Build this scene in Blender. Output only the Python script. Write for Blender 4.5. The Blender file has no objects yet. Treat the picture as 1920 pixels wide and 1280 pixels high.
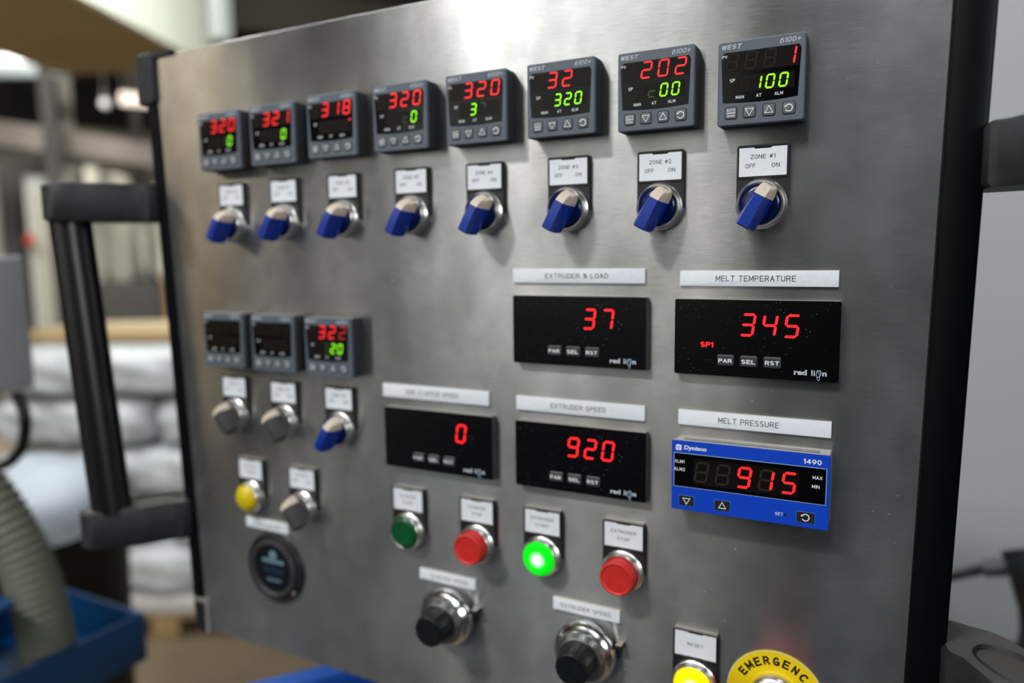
import bpy, bmesh, math, random
from mathutils import Vector, Matrix
random.seed(7)
S = bpy.context.scene
COL = S.collection

# ------------------------------------------------------------------ camera
Z0 = 1.45                       # height of the top right instrument above the floor
cd = bpy.data.cameras.new('camera')
cam = bpy.data.objects.new('camera', cd)
COL.objects.link(cam)
R = ((0.88776446, 0.46012697, -0.01254697), (-0.04196257, 0.10804688, 0.99325979), (0.45838128, -0.88125424, 0.11522829))
M4 = Matrix(((R[0][0], R[1][0], R[2][0], 0.0757698), (R[0][1], R[1][1], R[2][1], -0.4718565),
             (R[0][2], R[1][2], R[2][2], Z0 - 0.0974507), (0, 0, 0, 1)))
cam.matrix_world = M4
cd.sensor_width = 36.0
cd.lens = 1398.05 / 1920 * 36
cd.clip_start = 0.01
cd.dof.use_dof = True
cd.dof.focus_distance = 0.435
cd.dof.aperture_fstop = 2.75
S.camera = cam

# ------------------------------------------------------------------ light and exposure
S.view_settings.view_transform = 'Standard'
S.view_settings.look = 'None'
S.view_settings.gamma = 1
S.view_settings.use_curve_mapping = False
S.view_settings.exposure = 0.12
w = bpy.data.worlds.new('world')
S.world = w
w.use_nodes = True
w.node_tree.nodes['Background'].inputs[0].default_value = (0.75, 0.85, 1.0, 1)
w.node_tree.nodes['Background'].inputs[1].default_value = 0.4


def area(name, loc, target, sx, sy, power, col=(1, 1, 1)):
    l = bpy.data.lights.new(name, 'AREA')
    l.shape = 'RECTANGLE'
    l.size, l.size_y, l.energy, l.color = sx, sy, power, col
    o = bpy.data.objects.new(name, l)
    COL.objects.link(o)
    o.location = loc
    o.rotation_euler = (Vector(target) - Vector(loc)).to_track_quat('-Z', 'Y').to_euler()
    return o


# lamps of the hall, with added fill lights between them
area('hall_lamp_side', (-1.9, -2.3, 3.6), (-1.9, 0, 1.4), 0.35, 0.12, 16, (1, 0.98, 0.95))
area('hall_lamp_near', (-1.12, -1.8, 3.35), (-1.12, 0, 1.4), 0.95, 0.12, 36, (1, 0.99, 0.96))
area('fill_right', (0.65, -2.2, 3.6), (0.65, 0, 1.4), 2.0, 0.8, 20, (0.93, 0.97, 1))  # added fill, brightens the white plates and the right side of the steel
area('fill_right_far', (2.7, -2.2, 2.2), (-0.15, 0, 1.25), 0.9, 0.9, 34, (0.97, 0.98, 1))  # added fill from far right, brightens the plates without a streak on the steel
area('hall_lamp_far', (-4.6, 0.6, 4.6), (-4.6, 1.2, 0), 2.5, 1.2, 420, (1, 0.96, 0.9))
area('fill_rear', (-2.0, 0.1, 3.6), (-2.1, 1.2, 0.6), 1.2, 0.4, 42, (0.92, 0.96, 1))  # added fill, brightens the floor and the white stack
area('hall_lamp_wall', (0.9, -0.4, 4.2), (0.5, 0.8, 1.0), 0.8, 0.4, 8, (0.95, 0.98, 1))
area('hall_lamp_left', (-3.5, -2.4, 2.7), (-0.2, 0, 1.3), 0.6, 0.2, 5, (1.0, 0.88, 0.66))
area('fill_block', (-3.6, -2.7, 3.0), (-3.65, -4.0, 1.0), 0.8, 0.3, 26, (1, 1, 1))  # added fill aimed only at the unseen pale block
area('fill_ceiling', (-5.5, 2.6, 3.1), (-5.5, 3.4, 5.0), 2.0, 0.6, 90, (1, 0.92, 0.75))  # added fill for the ceiling, stands in for upward spill of the tubes
area('fill_duct', (-1.9, 1.2, 2.9), (-3.4, 2.5, 2.9), 0.5, 0.9, 90, (0.97, 1.0, 0.92))  # added fill, brightens the cream side of the duct


# ------------------------------------------------------------------ materials
def lin(c):
    r = []
    for v in c:
        v /= 255.0
        r.append(v / 12.92 if v <= 0.04045 else ((v + 0.055) / 1.055) ** 2.4)
    return (r[0], r[1], r[2], 1)


MATS = {}


def mat(name, rgb=(128, 128, 128), rough=0.5, metal=0.0, emit=None, strength=0.0, noise=0.0, scale=40.0, bump=0.0,
        dust=0.0, dust_rgb=(150, 148, 145), stretch=(1, 1, 1), trans=0.0, spec=0.5, dust_scale=900.0, coat=0.0, top=None):
    if name in MATS:
        return MATS[name]
    m = bpy.data.materials.new(name)
    m.use_nodes = True
    nt = m.node_tree
    N, L = nt.nodes, nt.links
    b = N['Principled BSDF']
    b.inputs['Base Color'].default_value = lin(rgb)
    b.inputs['Roughness'].default_value = rough
    b.inputs['Metallic'].default_value = metal
    b.inputs['Specular IOR Level'].default_value = spec
    b.inputs['Transmission Weight'].default_value = trans
    b.inputs['Coat Weight'].default_value = coat
    if emit:
        b.inputs['Emission Color'].default_value = lin(emit)
        b.inputs['Emission Strength'].default_value = strength
    if noise or bump or dust:
        tc = N.new('ShaderNodeTexCoord')
        mp = N.new('ShaderNodeMapping')
        mp.inputs['Scale'].default_value = stretch
        L.new(tc.outputs['Object'], mp.inputs[0])
        nz = N.new('ShaderNodeTexNoise')
        nz.inputs['Scale'].default_value = scale
        nz.inputs['Detail'].default_value = 5
        L.new(mp.outputs[0], nz.inputs['Vector'])
        cr = N.new('ShaderNodeMapRange')
        cr.inputs[1].default_value = 0.3
        cr.inputs[2].default_value = 0.7
        cr.inputs[3].default_value = 1 - noise
        cr.inputs[4].default_value = 1 + noise
        L.new(nz.outputs[0], cr.inputs[0])
        mx = N.new('ShaderNodeMix')
        mx.data_type = 'RGBA'
        mx.blend_type = 'MULTIPLY'
        mx.inputs[0].default_value = 1
        mx.inputs[6].default_value = lin(rgb)
        L.new(cr.outputs[0], mx.inputs[7])
        out = mx.outputs[2]
        if dust:
            vo = N.new('ShaderNodeTexVoronoi')
            vo.inputs['Scale'].default_value = dust_scale
            L.new(tc.outputs['Object'], vo.inputs['Vector'])
            n2 = N.new('ShaderNodeTexNoise')
            n2.inputs['Scale'].default_value = dust_scale * 0.12
            L.new(tc.outputs['Object'], n2.inputs['Vector'])
            th = N.new('ShaderNodeMath')
            th.operation = 'MULTIPLY'
            th.inputs[1].default_value = dust
            L.new(n2.outputs[0], th.inputs[0])
            lt = N.new('ShaderNodeMath')
            lt.operation = 'LESS_THAN'
            L.new(vo.outputs['Distance'], lt.inputs[0])
            L.new(th.outputs[0], lt.inputs[1])
            m2 = N.new('ShaderNodeMix')
            m2.data_type = 'RGBA'
            L.new(lt.outputs[0], m2.inputs[0])
            L.new(out, m2.inputs[6])
            m2.inputs[7].default_value = lin(dust_rgb)
            out = m2.outputs[2]
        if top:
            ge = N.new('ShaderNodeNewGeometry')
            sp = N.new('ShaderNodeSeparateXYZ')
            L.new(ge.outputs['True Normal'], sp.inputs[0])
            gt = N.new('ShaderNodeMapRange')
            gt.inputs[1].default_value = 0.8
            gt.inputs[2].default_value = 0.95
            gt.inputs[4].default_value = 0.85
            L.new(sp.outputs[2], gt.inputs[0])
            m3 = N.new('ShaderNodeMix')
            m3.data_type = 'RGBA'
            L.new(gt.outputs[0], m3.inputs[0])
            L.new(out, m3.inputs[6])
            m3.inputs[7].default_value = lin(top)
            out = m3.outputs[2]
        L.new(out, b.inputs['Base Color'])
        if bump:
            bp = N.new('ShaderNodeBump')
            bp.inputs['Strength'].default_value = bump
            bp.inputs['Distance'].default_value = 0.002
            L.new(nz.outputs[0], bp.inputs['Height'])
            L.new(bp.outputs[0], b.inputs['Normal'])
    MATS[name] = m
    return m


def steel_material():
    m = bpy.data.materials.new('brushed_steel')
    m.use_nodes = True
    nt = m.node_tree
    N, L = nt.nodes, nt.links
    b = N['Principled BSDF']
    b.inputs['Metallic'].default_value = 0.86
    b.inputs['Anisotropic'].default_value = 1.0
    tg = N.new('ShaderNodeCombineXYZ')
    tg.inputs[2].default_value = 1.0
    L.new(tg.outputs[0], b.inputs['Tangent'])
    tc = N.new('ShaderNodeTexCoord')

    def noise(scale, st, detail=4):
        mp = N.new('ShaderNodeMapping')
        mp.inputs['Scale'].default_value = st
        L.new(tc.outputs['Object'], mp.inputs[0])
        n = N.new('ShaderNodeTexNoise')
        n.inputs['Scale'].default_value = scale
        n.inputs['Detail'].default_value = detail
        L.new(mp.outputs[0], n.inputs['Vector'])
        return n.outputs[0]

    def rng(x, a, c, lo=0.3, hi=0.7):
        r = N.new('ShaderNodeMapRange')
        r.inputs[1].default_value = lo
        r.inputs[2].default_value = hi
        r.inputs[3].default_value = a
        r.inputs[4].default_value = c
        L.new(x, r.inputs[0])
        return r.outputs[0]

    def mth(op, a, c):
        r = N.new('ShaderNodeMath')
        r.operation = op
        for i, v in enumerate((a, c)):
            if isinstance(v, (int, float)):
                r.inputs[i].default_value = v
            else:
                L.new(v, r.inputs[i])
        return r.outputs[0]

    brush = noise(60, (1.2, 1, 60))
    cross = noise(60, (40, 1, 3))
    cloud = noise(14, (1, 1, 0.7), 2)
    blot = noise(5, (1.6, 1, 0.6), 4)
    col = mth('MULTIPLY', rng(brush, 0.82, 1.16), rng(cross, 0.94, 1.05))
    col = mth('MULTIPLY', col, rng(cloud, 0.72, 1.24, 0.15, 0.85))
    col = mth('MULTIPLY', col, rng(noise(11, (2.2, 1, 0.5), 5), 0.78, 1.2, 0.2, 0.8))
    col = mth('MULTIPLY', col, rng(noise(45, (1, 1, 1), 6), 0.86, 1.12, 0.25, 0.75))
    cc = N.new('ShaderNodeMix')
    cc.data_type = 'RGBA'
    cc.blend_type = 'MULTIPLY'
    cc.inputs[0].default_value = 1
    base = N.new('ShaderNodeMix')
    base.data_type = 'RGBA'
    L.new(rng(blot, 0, 1, 0.2, 0.8), base.inputs[0])
    base.inputs[6].default_value = (0.36, 0.372, 0.395, 1)
    base.inputs[7].default_value = (0.40, 0.392, 0.375, 1)
    L.new(base.outputs[2], cc.inputs[6])
    L.new(col, cc.inputs[7])
    # dust specks and splashes
    vo = N.new('ShaderNodeTexVoronoi')
    vo.inputs['Scale'].default_value = 170
    L.new(tc.outputs['Object'], vo.inputs['Vector'])
    lt = mth('LESS_THAN', vo.outputs['Distance'], rng(noise(30, (1, 1, 1)), 0.0, 0.12, 0.5, 0.8))
    dd = N.new('ShaderNodeMix')
    dd.data_type = 'RGBA'
    L.new(mth('MULTIPLY', lt, 0.5), dd.inputs[0])
    L.new(cc.outputs[2], dd.inputs[6])
    dd.inputs[7].default_value = (0.75, 0.72, 0.68, 1)
    L.new(dd.outputs[2], b.inputs['Base Color'])
    ro = mth('ADD', rng(cloud, 0.22, 0.29, 0.1, 0.9), mth('MULTIPLY', lt, 0.3))
    L.new(ro, b.inputs['Roughness'])
    bp = N.new('ShaderNodeBump')
    bp.inputs['Strength'].default_value = 0.05
    bp.inputs['Distance'].default_value = 0.0001
    L.new(brush, bp.inputs['Height'])
    b2 = N.new('ShaderNodeBump')
    b2.inputs['Strength'].default_value = 0.2
    b2.inputs['Distance'].default_value = 0.002
    L.new(noise(6, (1.3, 1, 0.8), 1), b2.inputs['Height'])
    L.new(bp.outputs[0], b2.inputs['Normal'])
    L.new(b2.outputs[0], b.inputs['Normal'])
    return m


STEEL = steel_material()
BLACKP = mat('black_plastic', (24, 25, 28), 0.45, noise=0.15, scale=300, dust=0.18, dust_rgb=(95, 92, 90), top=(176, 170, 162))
BLACKS = mat('black_strip', (9, 10, 13), 0.42, noise=0.1, scale=200, dust=0.1, dust_rgb=(70, 70, 70), dust_scale=600, spec=0.12)
DUSTYB = mat('dusty_black', (33, 33, 37), 0.6, noise=0.35, scale=60, bump=0.1, dust=0.2, dust_rgb=(100, 97, 95), top=(84, 81, 80))
CHROME = mat('chrome', (226, 226, 226), 0.17, 1.0, noise=0.06, scale=150)
ZINC = mat('grey_metal_ring', (228, 226, 222), 0.28, 1.0, noise=0.1, scale=200)
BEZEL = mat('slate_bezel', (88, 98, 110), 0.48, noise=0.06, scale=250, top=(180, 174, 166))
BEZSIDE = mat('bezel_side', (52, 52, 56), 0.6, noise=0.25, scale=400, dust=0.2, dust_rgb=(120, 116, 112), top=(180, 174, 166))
TOPDUST = mat('dusty_top', (150, 146, 140), 0.8, noise=0.25, scale=250, bump=0.2)
GLASS = mat('black_window', (6, 6, 8), 0.12, spec=0.2)
FIELD = mat('display_field', (20, 16, 16), 0.25, spec=0.15)
GHOST = mat('unlit_segment', (36, 31, 30), 0.4, spec=0.15)
GHOST2 = mat('faint_unlit_segment', (27, 23, 22), 0.4, spec=0.15)
WHITE = mat('white_print', (238, 240, 242), 0.6)
GREYPR = mat('grey_print', (192, 199, 208), 0.6)
LABELW = mat('white_label', (230, 235, 243), 0.42, noise=0.03, scale=300, dust=0.1, dust_rgb=(160, 158, 155), top=(205, 196, 180))
INK = mat('dark_engraving', (28, 30, 38), 0.7, spec=0.1)
REDL = mat('red_segment', (60, 5, 5), 0.5, emit=(255, 28, 34), strength=1.6)
REDD = mat('red_segment_dim', (50, 5, 5), 0.5, emit=(215, 20, 26), strength=0.8)
GRNL = mat('green_segment', (10, 50, 5), 0.5, emit=(140, 250, 10), strength=1.5)
GRND = mat('green_segment_dim', (8, 30, 5), 0.5, emit=(30, 75, 12), strength=0.6)
BTN = mat('grey_rubber_key', (92, 98, 105), 0.6)
KEYB = mat('dark_rubber_key', (52, 53, 58), 0.55, noise=0.1, scale=300, top=(165, 162, 160))
GLOSSB = mat('gloss_black_face', (6, 6, 8), 0.22, noise=0.05, scale=60, dust=0.15, dust_rgb=(110, 115, 130), dust_scale=420, spec=0.35)
BLUEF = mat('blue_face', (0, 66, 196), 0.42, noise=0.02, scale=100)
BLUEL = mat('blue_lever', (2, 48, 150), 0.32, noise=0.15, scale=500)
BLUED = mat('blue_disc', (3, 20, 72), 0.22, noise=0.15, scale=500)
CREAM = mat('cream_tip', (214, 200, 182), 0.5, noise=0.08, scale=300)
GREYL = mat('worn_black_lever', (62, 60, 62), 0.5, noise=0.25, scale=300, dust=0.2)
GREENC = mat('dark_green_lens', (0, 82, 38), 0.3, noise=0.12, scale=300, coat=0.3)
REDC = mat('red_cap', (206, 44, 40), 0.42, noise=0.12, scale=250, dust=0.15, dust_rgb=(150, 40, 38))
AMBER = mat('amber_lens', (214, 190, 6), 0.3, noise=0.1, scale=200, coat=0.3)
YELLOW = mat('yellow_plate', (240, 214, 6), 0.5)
MUSH = mat('red_mushroom', (224, 24, 20), 0.35)
BLACKI = mat('black_ink', (16, 16, 16), 0.7)
SCRATCH = mat('scratched_cup', (150, 150, 152), 0.3, 1.0, noise=0.15, scale=120)


def lens_material(name, centre, edge, radius, s_in, s_out):
    # a lamp behind a coloured lens: hottest in the middle
    m = bpy.data.materials.new(name)
    m.use_nodes = True
    N, L = m.node_tree.nodes, m.node_tree.links
    b = N['Principled BSDF']
    b.inputs['Roughness'].default_value = 0.35
    tc = N.new('ShaderNodeTexCoord')
    mp = N.new('ShaderNodeMapping')
    mp.inputs['Scale'].default_value = (1 / radius, 0, 1 / radius)
    L.new(tc.outputs['Object'], mp.inputs[0])
    ln = N.new('ShaderNodeVectorMath')
    ln.operation = 'LENGTH'
    L.new(mp.outputs[0], ln.inputs[0])
    cr = N.new('ShaderNodeValToRGB')
    cr.color_ramp.elements[0].color = lin(centre)
    cr.color_ramp.elements[0].position = 0.22
    cr.color_ramp.elements[1].color = lin(edge)
    cr.color_ramp.elements[1].position = 0.62
    L.new(ln.outputs['Value'], cr.inputs[0])
    L.new(cr.outputs[0], b.inputs['Emission Color'])
    mr = N.new('ShaderNodeMapRange')
    mr.inputs[1].default_value = 0.15
    mr.inputs[2].default_value = 0.9
    mr.inputs[3].default_value = s_in
    mr.inputs[4].default_value = s_out
    L.new(ln.outputs['Value'], mr.inputs[0])
    L.new(mr.outputs[0], b.inputs['Emission Strength'])
    b.inputs['Base Color'].default_value = lin(edge)
    MATS[name] = m
    return m


LITG = lens_material('lit_green_lens', (215, 255, 225), (0, 205, 20), 0.0105, 1.6, 0.75)
LITY = lens_material('lit_amber_lens', (255, 255, 225), (235, 205, 0), 0.0105, 1.8, 0.85)


# ------------------------------------------------------------------ mesh helpers (mm, x right, z up, h out of the panel)
class MB:
    def __init__(s, mm=True):
        s.v, s.f, s.mi = [], [], []
        s.k = 0.001 if mm else 1.0

    def pt(s, x, z, h):
        s.v.append((x * s.k, -h * s.k, z * s.k))
        return len(s.v) - 1

    def loft(s, rings, cap0=True, cap1=True):
        idx = []
        for ol, h in rings:
            idx.append([s.pt(p[0], p[1], (h if len(p) < 3 else p[2])) for p in ol])
        n = len(idx[0])
        for a, b in zip(idx, idx[1:]):
            for i in range(n):
                s.f.append((a[i], a[(i + 1) % n], b[(i + 1) % n], b[i]))
        if cap0:
            s.f.append(tuple(reversed(idx[0])))
        if cap1:
            s.f.append(tuple(idx[-1]))
        return s

    def box(s, cx, cz, w, h, h0, h1, bev=0.0, r=0.0):
        if r <= 0 and bev <= 0:
            o = rect(cx, cz, w, h)
            return s.loft([(o, h0), (o, h1)])
        rr = max(r, bev * 1.01)
        o = rrect(cx, cz, w, h, rr)
        if bev <= 0:
            return s.loft([(o, h0), (o, h1)])
        return s.loft([(o, h0), (o, h1 - bev), (rrect(cx, cz, w - 0.6 * bev, h - 0.6 * bev, max(rr - 0.3 * bev, .01)), h1 - 0.3 * bev),
                       (rrect(cx, cz, w - 2 * bev, h - 2 * bev, max(rr - bev, .01)), h1)])

    def lathe(s, prof, cx=0, cz=0, n=48, cap0=True, cap1=True):
        return s.loft([(circ(cx, cz, r, n), h) for r, h in prof], cap0, cap1)

    def poly(s, ol, h):
        s.f.append(tuple(s.pt(x, z, h) for x, z in ol))
        return s

    def build(s, name, m, parent=None, smooth=30, loc=None):
        me = bpy.data.meshes.new(name)
        me.from_pydata(s.v, [], s.f)
        bm = bmesh.new()
        bm.from_mesh(me)
        bmesh.ops.recalc_face_normals(bm, faces=bm.faces)
        bm.to_mesh(me)
        bm.free()
        if smooth:
            me.shade_smooth()
            me.set_sharp_from_angle(angle=math.radians(smooth))
        me.materials.append(m)
        return link(name, me, parent, loc)


def link(name, me, parent=None, loc=None):
    o = bpy.data.objects.new(name, me)
    COL.objects.link(o)
    if parent:
        o.parent = parent
    if loc:
        o.location = loc
    return o


def rect(cx, cz, w, h):
    return [(cx - w / 2, cz - h / 2), (cx + w / 2, cz - h / 2), (cx + w / 2, cz + h / 2), (cx - w / 2, cz + h / 2)]


def rrect(cx, cz, w, h, r, n=5):
    o = []
    for sx, sz, a0 in ((1, -1, -90), (1, 1, 0), (-1, 1, 90), (-1, -1, 180)):
        for i in range(n):
            a = math.radians(a0 + 90 * i / (n - 1))
            o.append((cx + sx * (w / 2 - r) + r * math.cos(a), cz + sz * (h / 2 - r) + r * math.sin(a)))
    return o


def circ(cx, cz, r, n=48):
    return [(cx + r * math.cos(2 * math.pi * i / n), cz + r * math.sin(2 * math.pi * i / n)) for i in range(n)]


def root(name, label, cat, X, Z, group=None):
    o = bpy.data.objects.new(name, None)
    COL.objects.link(o)
    o.location = (X / 1000, 0, Z0 + Z / 1000)
    o.empty_display_size = 0.01
    o['label'] = label
    o['category'] = cat
    if group:
        o['group'] = group
    return o


def tag(o, label=None, cat=None, group=None, kind=None):
    if label: o['label'] = label
    if cat: o['category'] = cat
    if group: o['group'] = group
    if kind: o['kind'] = kind
    return o


TXT = {}
# engraved capitals drawn as strokes on a 4 x 6 grid (A = arc as cx, cz, rx, rz, start, end in degrees)
GL = {
 'A': [[(0, 0), (2, 6), (4, 0)], [(0.75, 2.1), (3.25, 2.1)]],
 'B': [[(2.4, 3.1), (0, 3.1), (0, 6), (2.3, 6)], ('A', 2.3, 4.55, 1.45, 1.45, 90, -90), [(0, 3.1), (0, 0), (2.4, 0)], ('A', 2.4, 1.55, 1.6, 1.55, 90, -90)],
 'C': [('A', 2.1, 3, 2.1, 3, 42, 318)],
 'D': [[(1.8, 0), (0, 0), (0, 6), (1.8, 6)], ('A', 1.8, 3, 2.2, 3, 90, -90)],
 'E': [[(3.7, 6), (0, 6), (0, 0), (3.7, 0)], [(0, 3.1), (3.2, 3.1)]],
 'F': [[(3.6, 6), (0, 6), (0, 0)], [(0, 3.1), (3.1, 3.1)]],
 'G': [('A', 2.1, 3, 2.1, 3, 42, 340), [(2.3, 2.6), (4.1, 2.6), (4.1, 0.3)]],
 'H': [[(0, 0), (0, 6)], [(4, 0), (4, 6)], [(0, 3.1), (4, 3.1)]],
 'I': [[(0, 0), (0, 6)]],
 'K': [[(0, 0), (0, 6)], [(4, 6), (0, 2.4)], [(1.4, 3.6), (4.1, 0)]],
 'L': [[(0, 6), (0, 0), (3.5, 0)]],
 'M': [[(0, 0), (0, 6), (2.3, 1.4), (4.6, 6), (4.6, 0)]],
 'N': [[(0, 0), (0, 6), (4, 0), (4, 6)]],
 'O': [('A', 2.1, 3, 2.1, 3, 0, 360)],
 'P': [[(0, 0), (0, 6), (2.4, 6)], ('A', 2.4, 4.4, 1.6, 1.6, 90, -90), [(2.4, 2.8), (0, 2.8)]],
 'R': [[(0, 0), (0, 6), (2.4, 6)], ('A', 2.4, 4.45, 1.6, 1.55, 90, -90), [(2.4, 2.9), (0, 2.9)], [(2.2, 2.9), (4.1, 0)]],
 'S': [('A', 2, 4.5, 1.85, 1.5, 35, 270), ('A', 2, 1.5, 1.95, 1.5, 90, -145)],
 'T': [[(0, 6), (4.2, 6)], [(2.1, 6), (2.1, 0)]],
 'U': [[(0, 6), (0, 2)], ('A', 2, 2, 2, 2, 180, 360), [(4, 2), (4, 6)]],
 'V': [[(0, 6), (2, 0), (4, 6)]],
 'W': [[(0, 6), (1.4, 0), (2.8, 5.6), (4.2, 0), (5.6, 6)]],
 'X': [[(0, 6), (4, 0)], [(0, 0), (4, 6)]],
 'Y': [[(0, 6), (2, 3), (4, 6)], [(2, 3), (2, 0)]],
 'Z': [[(0, 6), (4, 6), (0, 0), (4, 0)]],
 '0': [('A', 1.9, 3, 1.9, 3, 0, 360)],
 '1': [[(0, 4.8), (1.3, 6), (1.3, 0)]],
 '2': [('A', 1.9, 4.2, 1.9, 1.8, 170, -30), [(3.55, 3.3), (0, 0), (4, 0)]],
 '3': [('A', 1.8, 4.5, 1.7, 1.5, 150, -90), ('A', 1.8, 1.55, 2.0, 1.55, 90, -150)],
 '4': [[(3, 0), (3, 6), (0, 1.8), (4, 1.8)]],
 '5': [[(3.6, 6), (0.5, 6), (0.2, 3.2)], ('A', 1.9, 2, 2.0, 2.0, 140, -145)],
 '6': [('A', 2, 1.95, 1.95, 1.95, 0, 360), ('A', 3.6, 2.4, 3.5, 3.6, 178, 98)],
 '7': [[(0, 6), (4, 6), (1.4, 0)]],
 '8': [('A', 2, 4.5, 1.6, 1.5, 0, 360), ('A', 2, 1.5, 2.0, 1.5, 0, 360)],
 '9': [('A', 2, 4.05, 1.95, 1.95, 0, 360), ('A', 0.4, 3.6, 3.5, 3.6, -2, -82)],
 '#': [[(1.2, 0.4), (2.2, 5.6)], [(2.9, 0.4), (3.9, 5.6)], [(0.3, 2), (4.2, 2)], [(0.7, 4), (4.6, 4)]],
 '%': [[(0.4, 0), (3.8, 6)], ('A', 0.9, 4.9, 0.9, 1.1, 0, 360), ('A', 3.3, 1.1, 0.9, 1.1, 0, 360)],
 '+': [[(0.2, 2.8), (3.8, 2.8)], [(2, 1), (2, 4.6)]],
}


def stroke_mesh(s, w, h, t, shear):
    mb = MB()
    n = [0]

    def path(P, closed=False):
        P = [Vector(q) for q in P]
        for a, b in zip(P, P[1:]):
            d = (b - a)
            if d.length < 1e-6: continue
            d = d.normalized()
            e = t / 2 if not closed else t * 0.12
            a2, b2 = a - d * e, b + d * e
            q = Vector((-d.y, d.x)) * t / 2
            n[0] += 1
            z = 0.0004 * (n[0] % 5)
            mb.poly([(v.x + shear * v.y, v.y) for v in (a2 - q, b2 - q, b2 + q, a2 + q)], z)
    x = 0.0
    for c in s:
        if c == ' ':
            x += 3.4
            continue
        g = GL[c]
        mxx = 0
        for st in g:
            if st[0] == 'A':
                _, cx, cz, rx, rz, a0, a1 = st
                k = max(6, int(abs(a1 - a0) / 20))
                P = [(cx + rx * math.cos(math.radians(a0 + (a1 - a0) * i / k)), cz + rz * math.sin(math.radians(a0 + (a1 - a0) * i / k))) for i in range(k + 1)]
                closed = True
            else:
                P, closed = st, False
            mxx = max(mxx, max(p[0] for p in P))
            path([(px + x, pz) for px, pz in P], closed)
        x += mxx + 1.5 + t * 0.6
    me = bpy.data.meshes.new('lettering')
    me.from_pydata(mb.v, [], mb.f)
    xs = [v.co.x for v in me.vertices]
    zs = [v.co.z for v in me.vertices]
    k = (h / 1000) / (max(zs) - min(zs))
    kx = k if w is None else (w / 1000) / (max(xs) - min(xs))
    x0, z0 = (max(xs) + min(xs)) / 2, (max(zs) + min(zs)) / 2
    for v in me.vertices:
        v.co = ((v.co.x - x0) * kx, v.co.y * 3, (v.co.z - z0) * k)
    return me


def text_mesh(s, w, h, bold=0.0, shear=0.0, space=1.0):
    """lettering as a flat mesh fitted into w x h mm, centred"""
    key = (s, w, h, bold, shear, space)
    if key in TXT:
        return TXT[key]
    if all(c in GL or c == ' ' for c in s):
        TXT[key] = stroke_mesh(s, w, h, 0.82 if not bold else (1.0 if bold < 0.012 else 1.35 if bold < 0.05 else 1.7), shear)
        return TXT[key]
    c = bpy.data.curves.new('t', 'FONT')
    c.body = s
    c.size = 1
    c.offset = bold
    c.shear = shear
    c.space_character = space
    c.resolution_u = 3
    o = bpy.data.objects.new('t', c)
    COL.objects.link(o)
    dg = bpy.context.evaluated_depsgraph_get()
    me = bpy.data.meshes.new_from_object(o.evaluated_get(dg))
    bpy.data.objects.remove(o)
    bpy.data.curves.remove(c)
    xs = [v.co.x for v in me.vertices]
    ys = [v.co.y for v in me.vertices]
    x0, x1, y0, y1 = min(xs), max(xs), min(ys), max(ys)
    k = h / (y1 - y0)
    kx = k if w is None else w / (x1 - x0)
    for v in me.vertices:
        x, y = (v.co.x - (x0 + x1) / 2) * kx, (v.co.y - (y0 + y1) / 2) * k
        v.co = (x / 1000, 0, y / 1000)
    TXT[key] = me
    return me


def letter(s, cx, cz, hh, h, m, parent, w=None, bold=0.0, shear=0.0, space=1.0, name='lettering'):
    me = text_mesh(s, w, h, bold, shear, space)
    if not me.materials:
        me.materials.append(m)
    elif me.materials[0] != m:
        me = me.copy()
        me.materials[0] = m
    return link(name, me, parent, (cx / 1000, -hh / 1000, cz / 1000))


SEG = {'0': 'abcdef', '1': 'bc', '2': 'abged', '3': 'abgcd', '4': 'fgbc', '5': 'afgcd', '7': 'abc', '8': 'abcdefg',
       '9': 'abcdfg', 'c': 'ged', 'r': 'ab'}
DIG = {}


def digit(ch, cx, cz, hh, w, h, t, m, parent, slant=0.14, name='digit'):
    key = (ch, w, h, t, m.name)
    if key not in DIG:
        mb = MB()
        g = t * 0.12

        def seg(x0, z0, x1, z1):
            L = math.hypot(x1 - x0, z1 - z0)
            ux, uz = (x1 - x0) / L, (z1 - z0) / L
            nx, nz = -uz, ux
            a, e = g, L - g
            P = [(a, 0), (a + t / 2, -t / 2), (e - t / 2, -t / 2), (e, 0), (e - t / 2, t / 2), (a + t / 2, t / 2)]
            o = []
            for u, v in P:
                x, z = x0 + ux * u + nx * v, z0 + uz * u + nz * v
                o.append((x + slant * z, z))
            mb.poly(o, 0)
        W, H = (w - t) / 2, (h - t) / 2
        D = {'a': (-W, H, W, H), 'b': (W, H, W, 0), 'c': (W, 0, W, -H), 'd': (-W, -H, W, -H), 'e': (-W, 0, -W, -H),
             'f': (-W, H, -W, 0), 'g': (-W, 0, W, 0)}
        for q in SEG[ch]:
            seg(*D[q])
        me = bpy.data.meshes.new(name)
        me.from_pydata(mb.v, [], mb.f)
        me.materials.append(m)
        DIG[key] = me
    return link(name, DIG[key], parent, (cx / 1000, -hh / 1000, cz / 1000))


def tri_icon(mb, cx, cz, r, t, h, down=False):
    s = -1 if down else 1
    out = [(cx + r * math.sin(a), cz + s * (r * math.cos(a) - 0.12 * r)) for a in (0, 2.0944, 4.1888)]
    inn = [(cx + (r - 2 * t) * math.sin(a), cz + s * ((r - 2 * t) * math.cos(a) - 0.12 * r)) for a in (0, 2.0944, 4.1888)]
    a = [mb.pt(x, z, h) for x, z in out]
    b = [mb.pt(x, z, h) for x, z in inn]
    for i in range(3):
        mb.f.append((a[i], a[(i + 1) % 3], b[(i + 1) % 3], b[i]))


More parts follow.
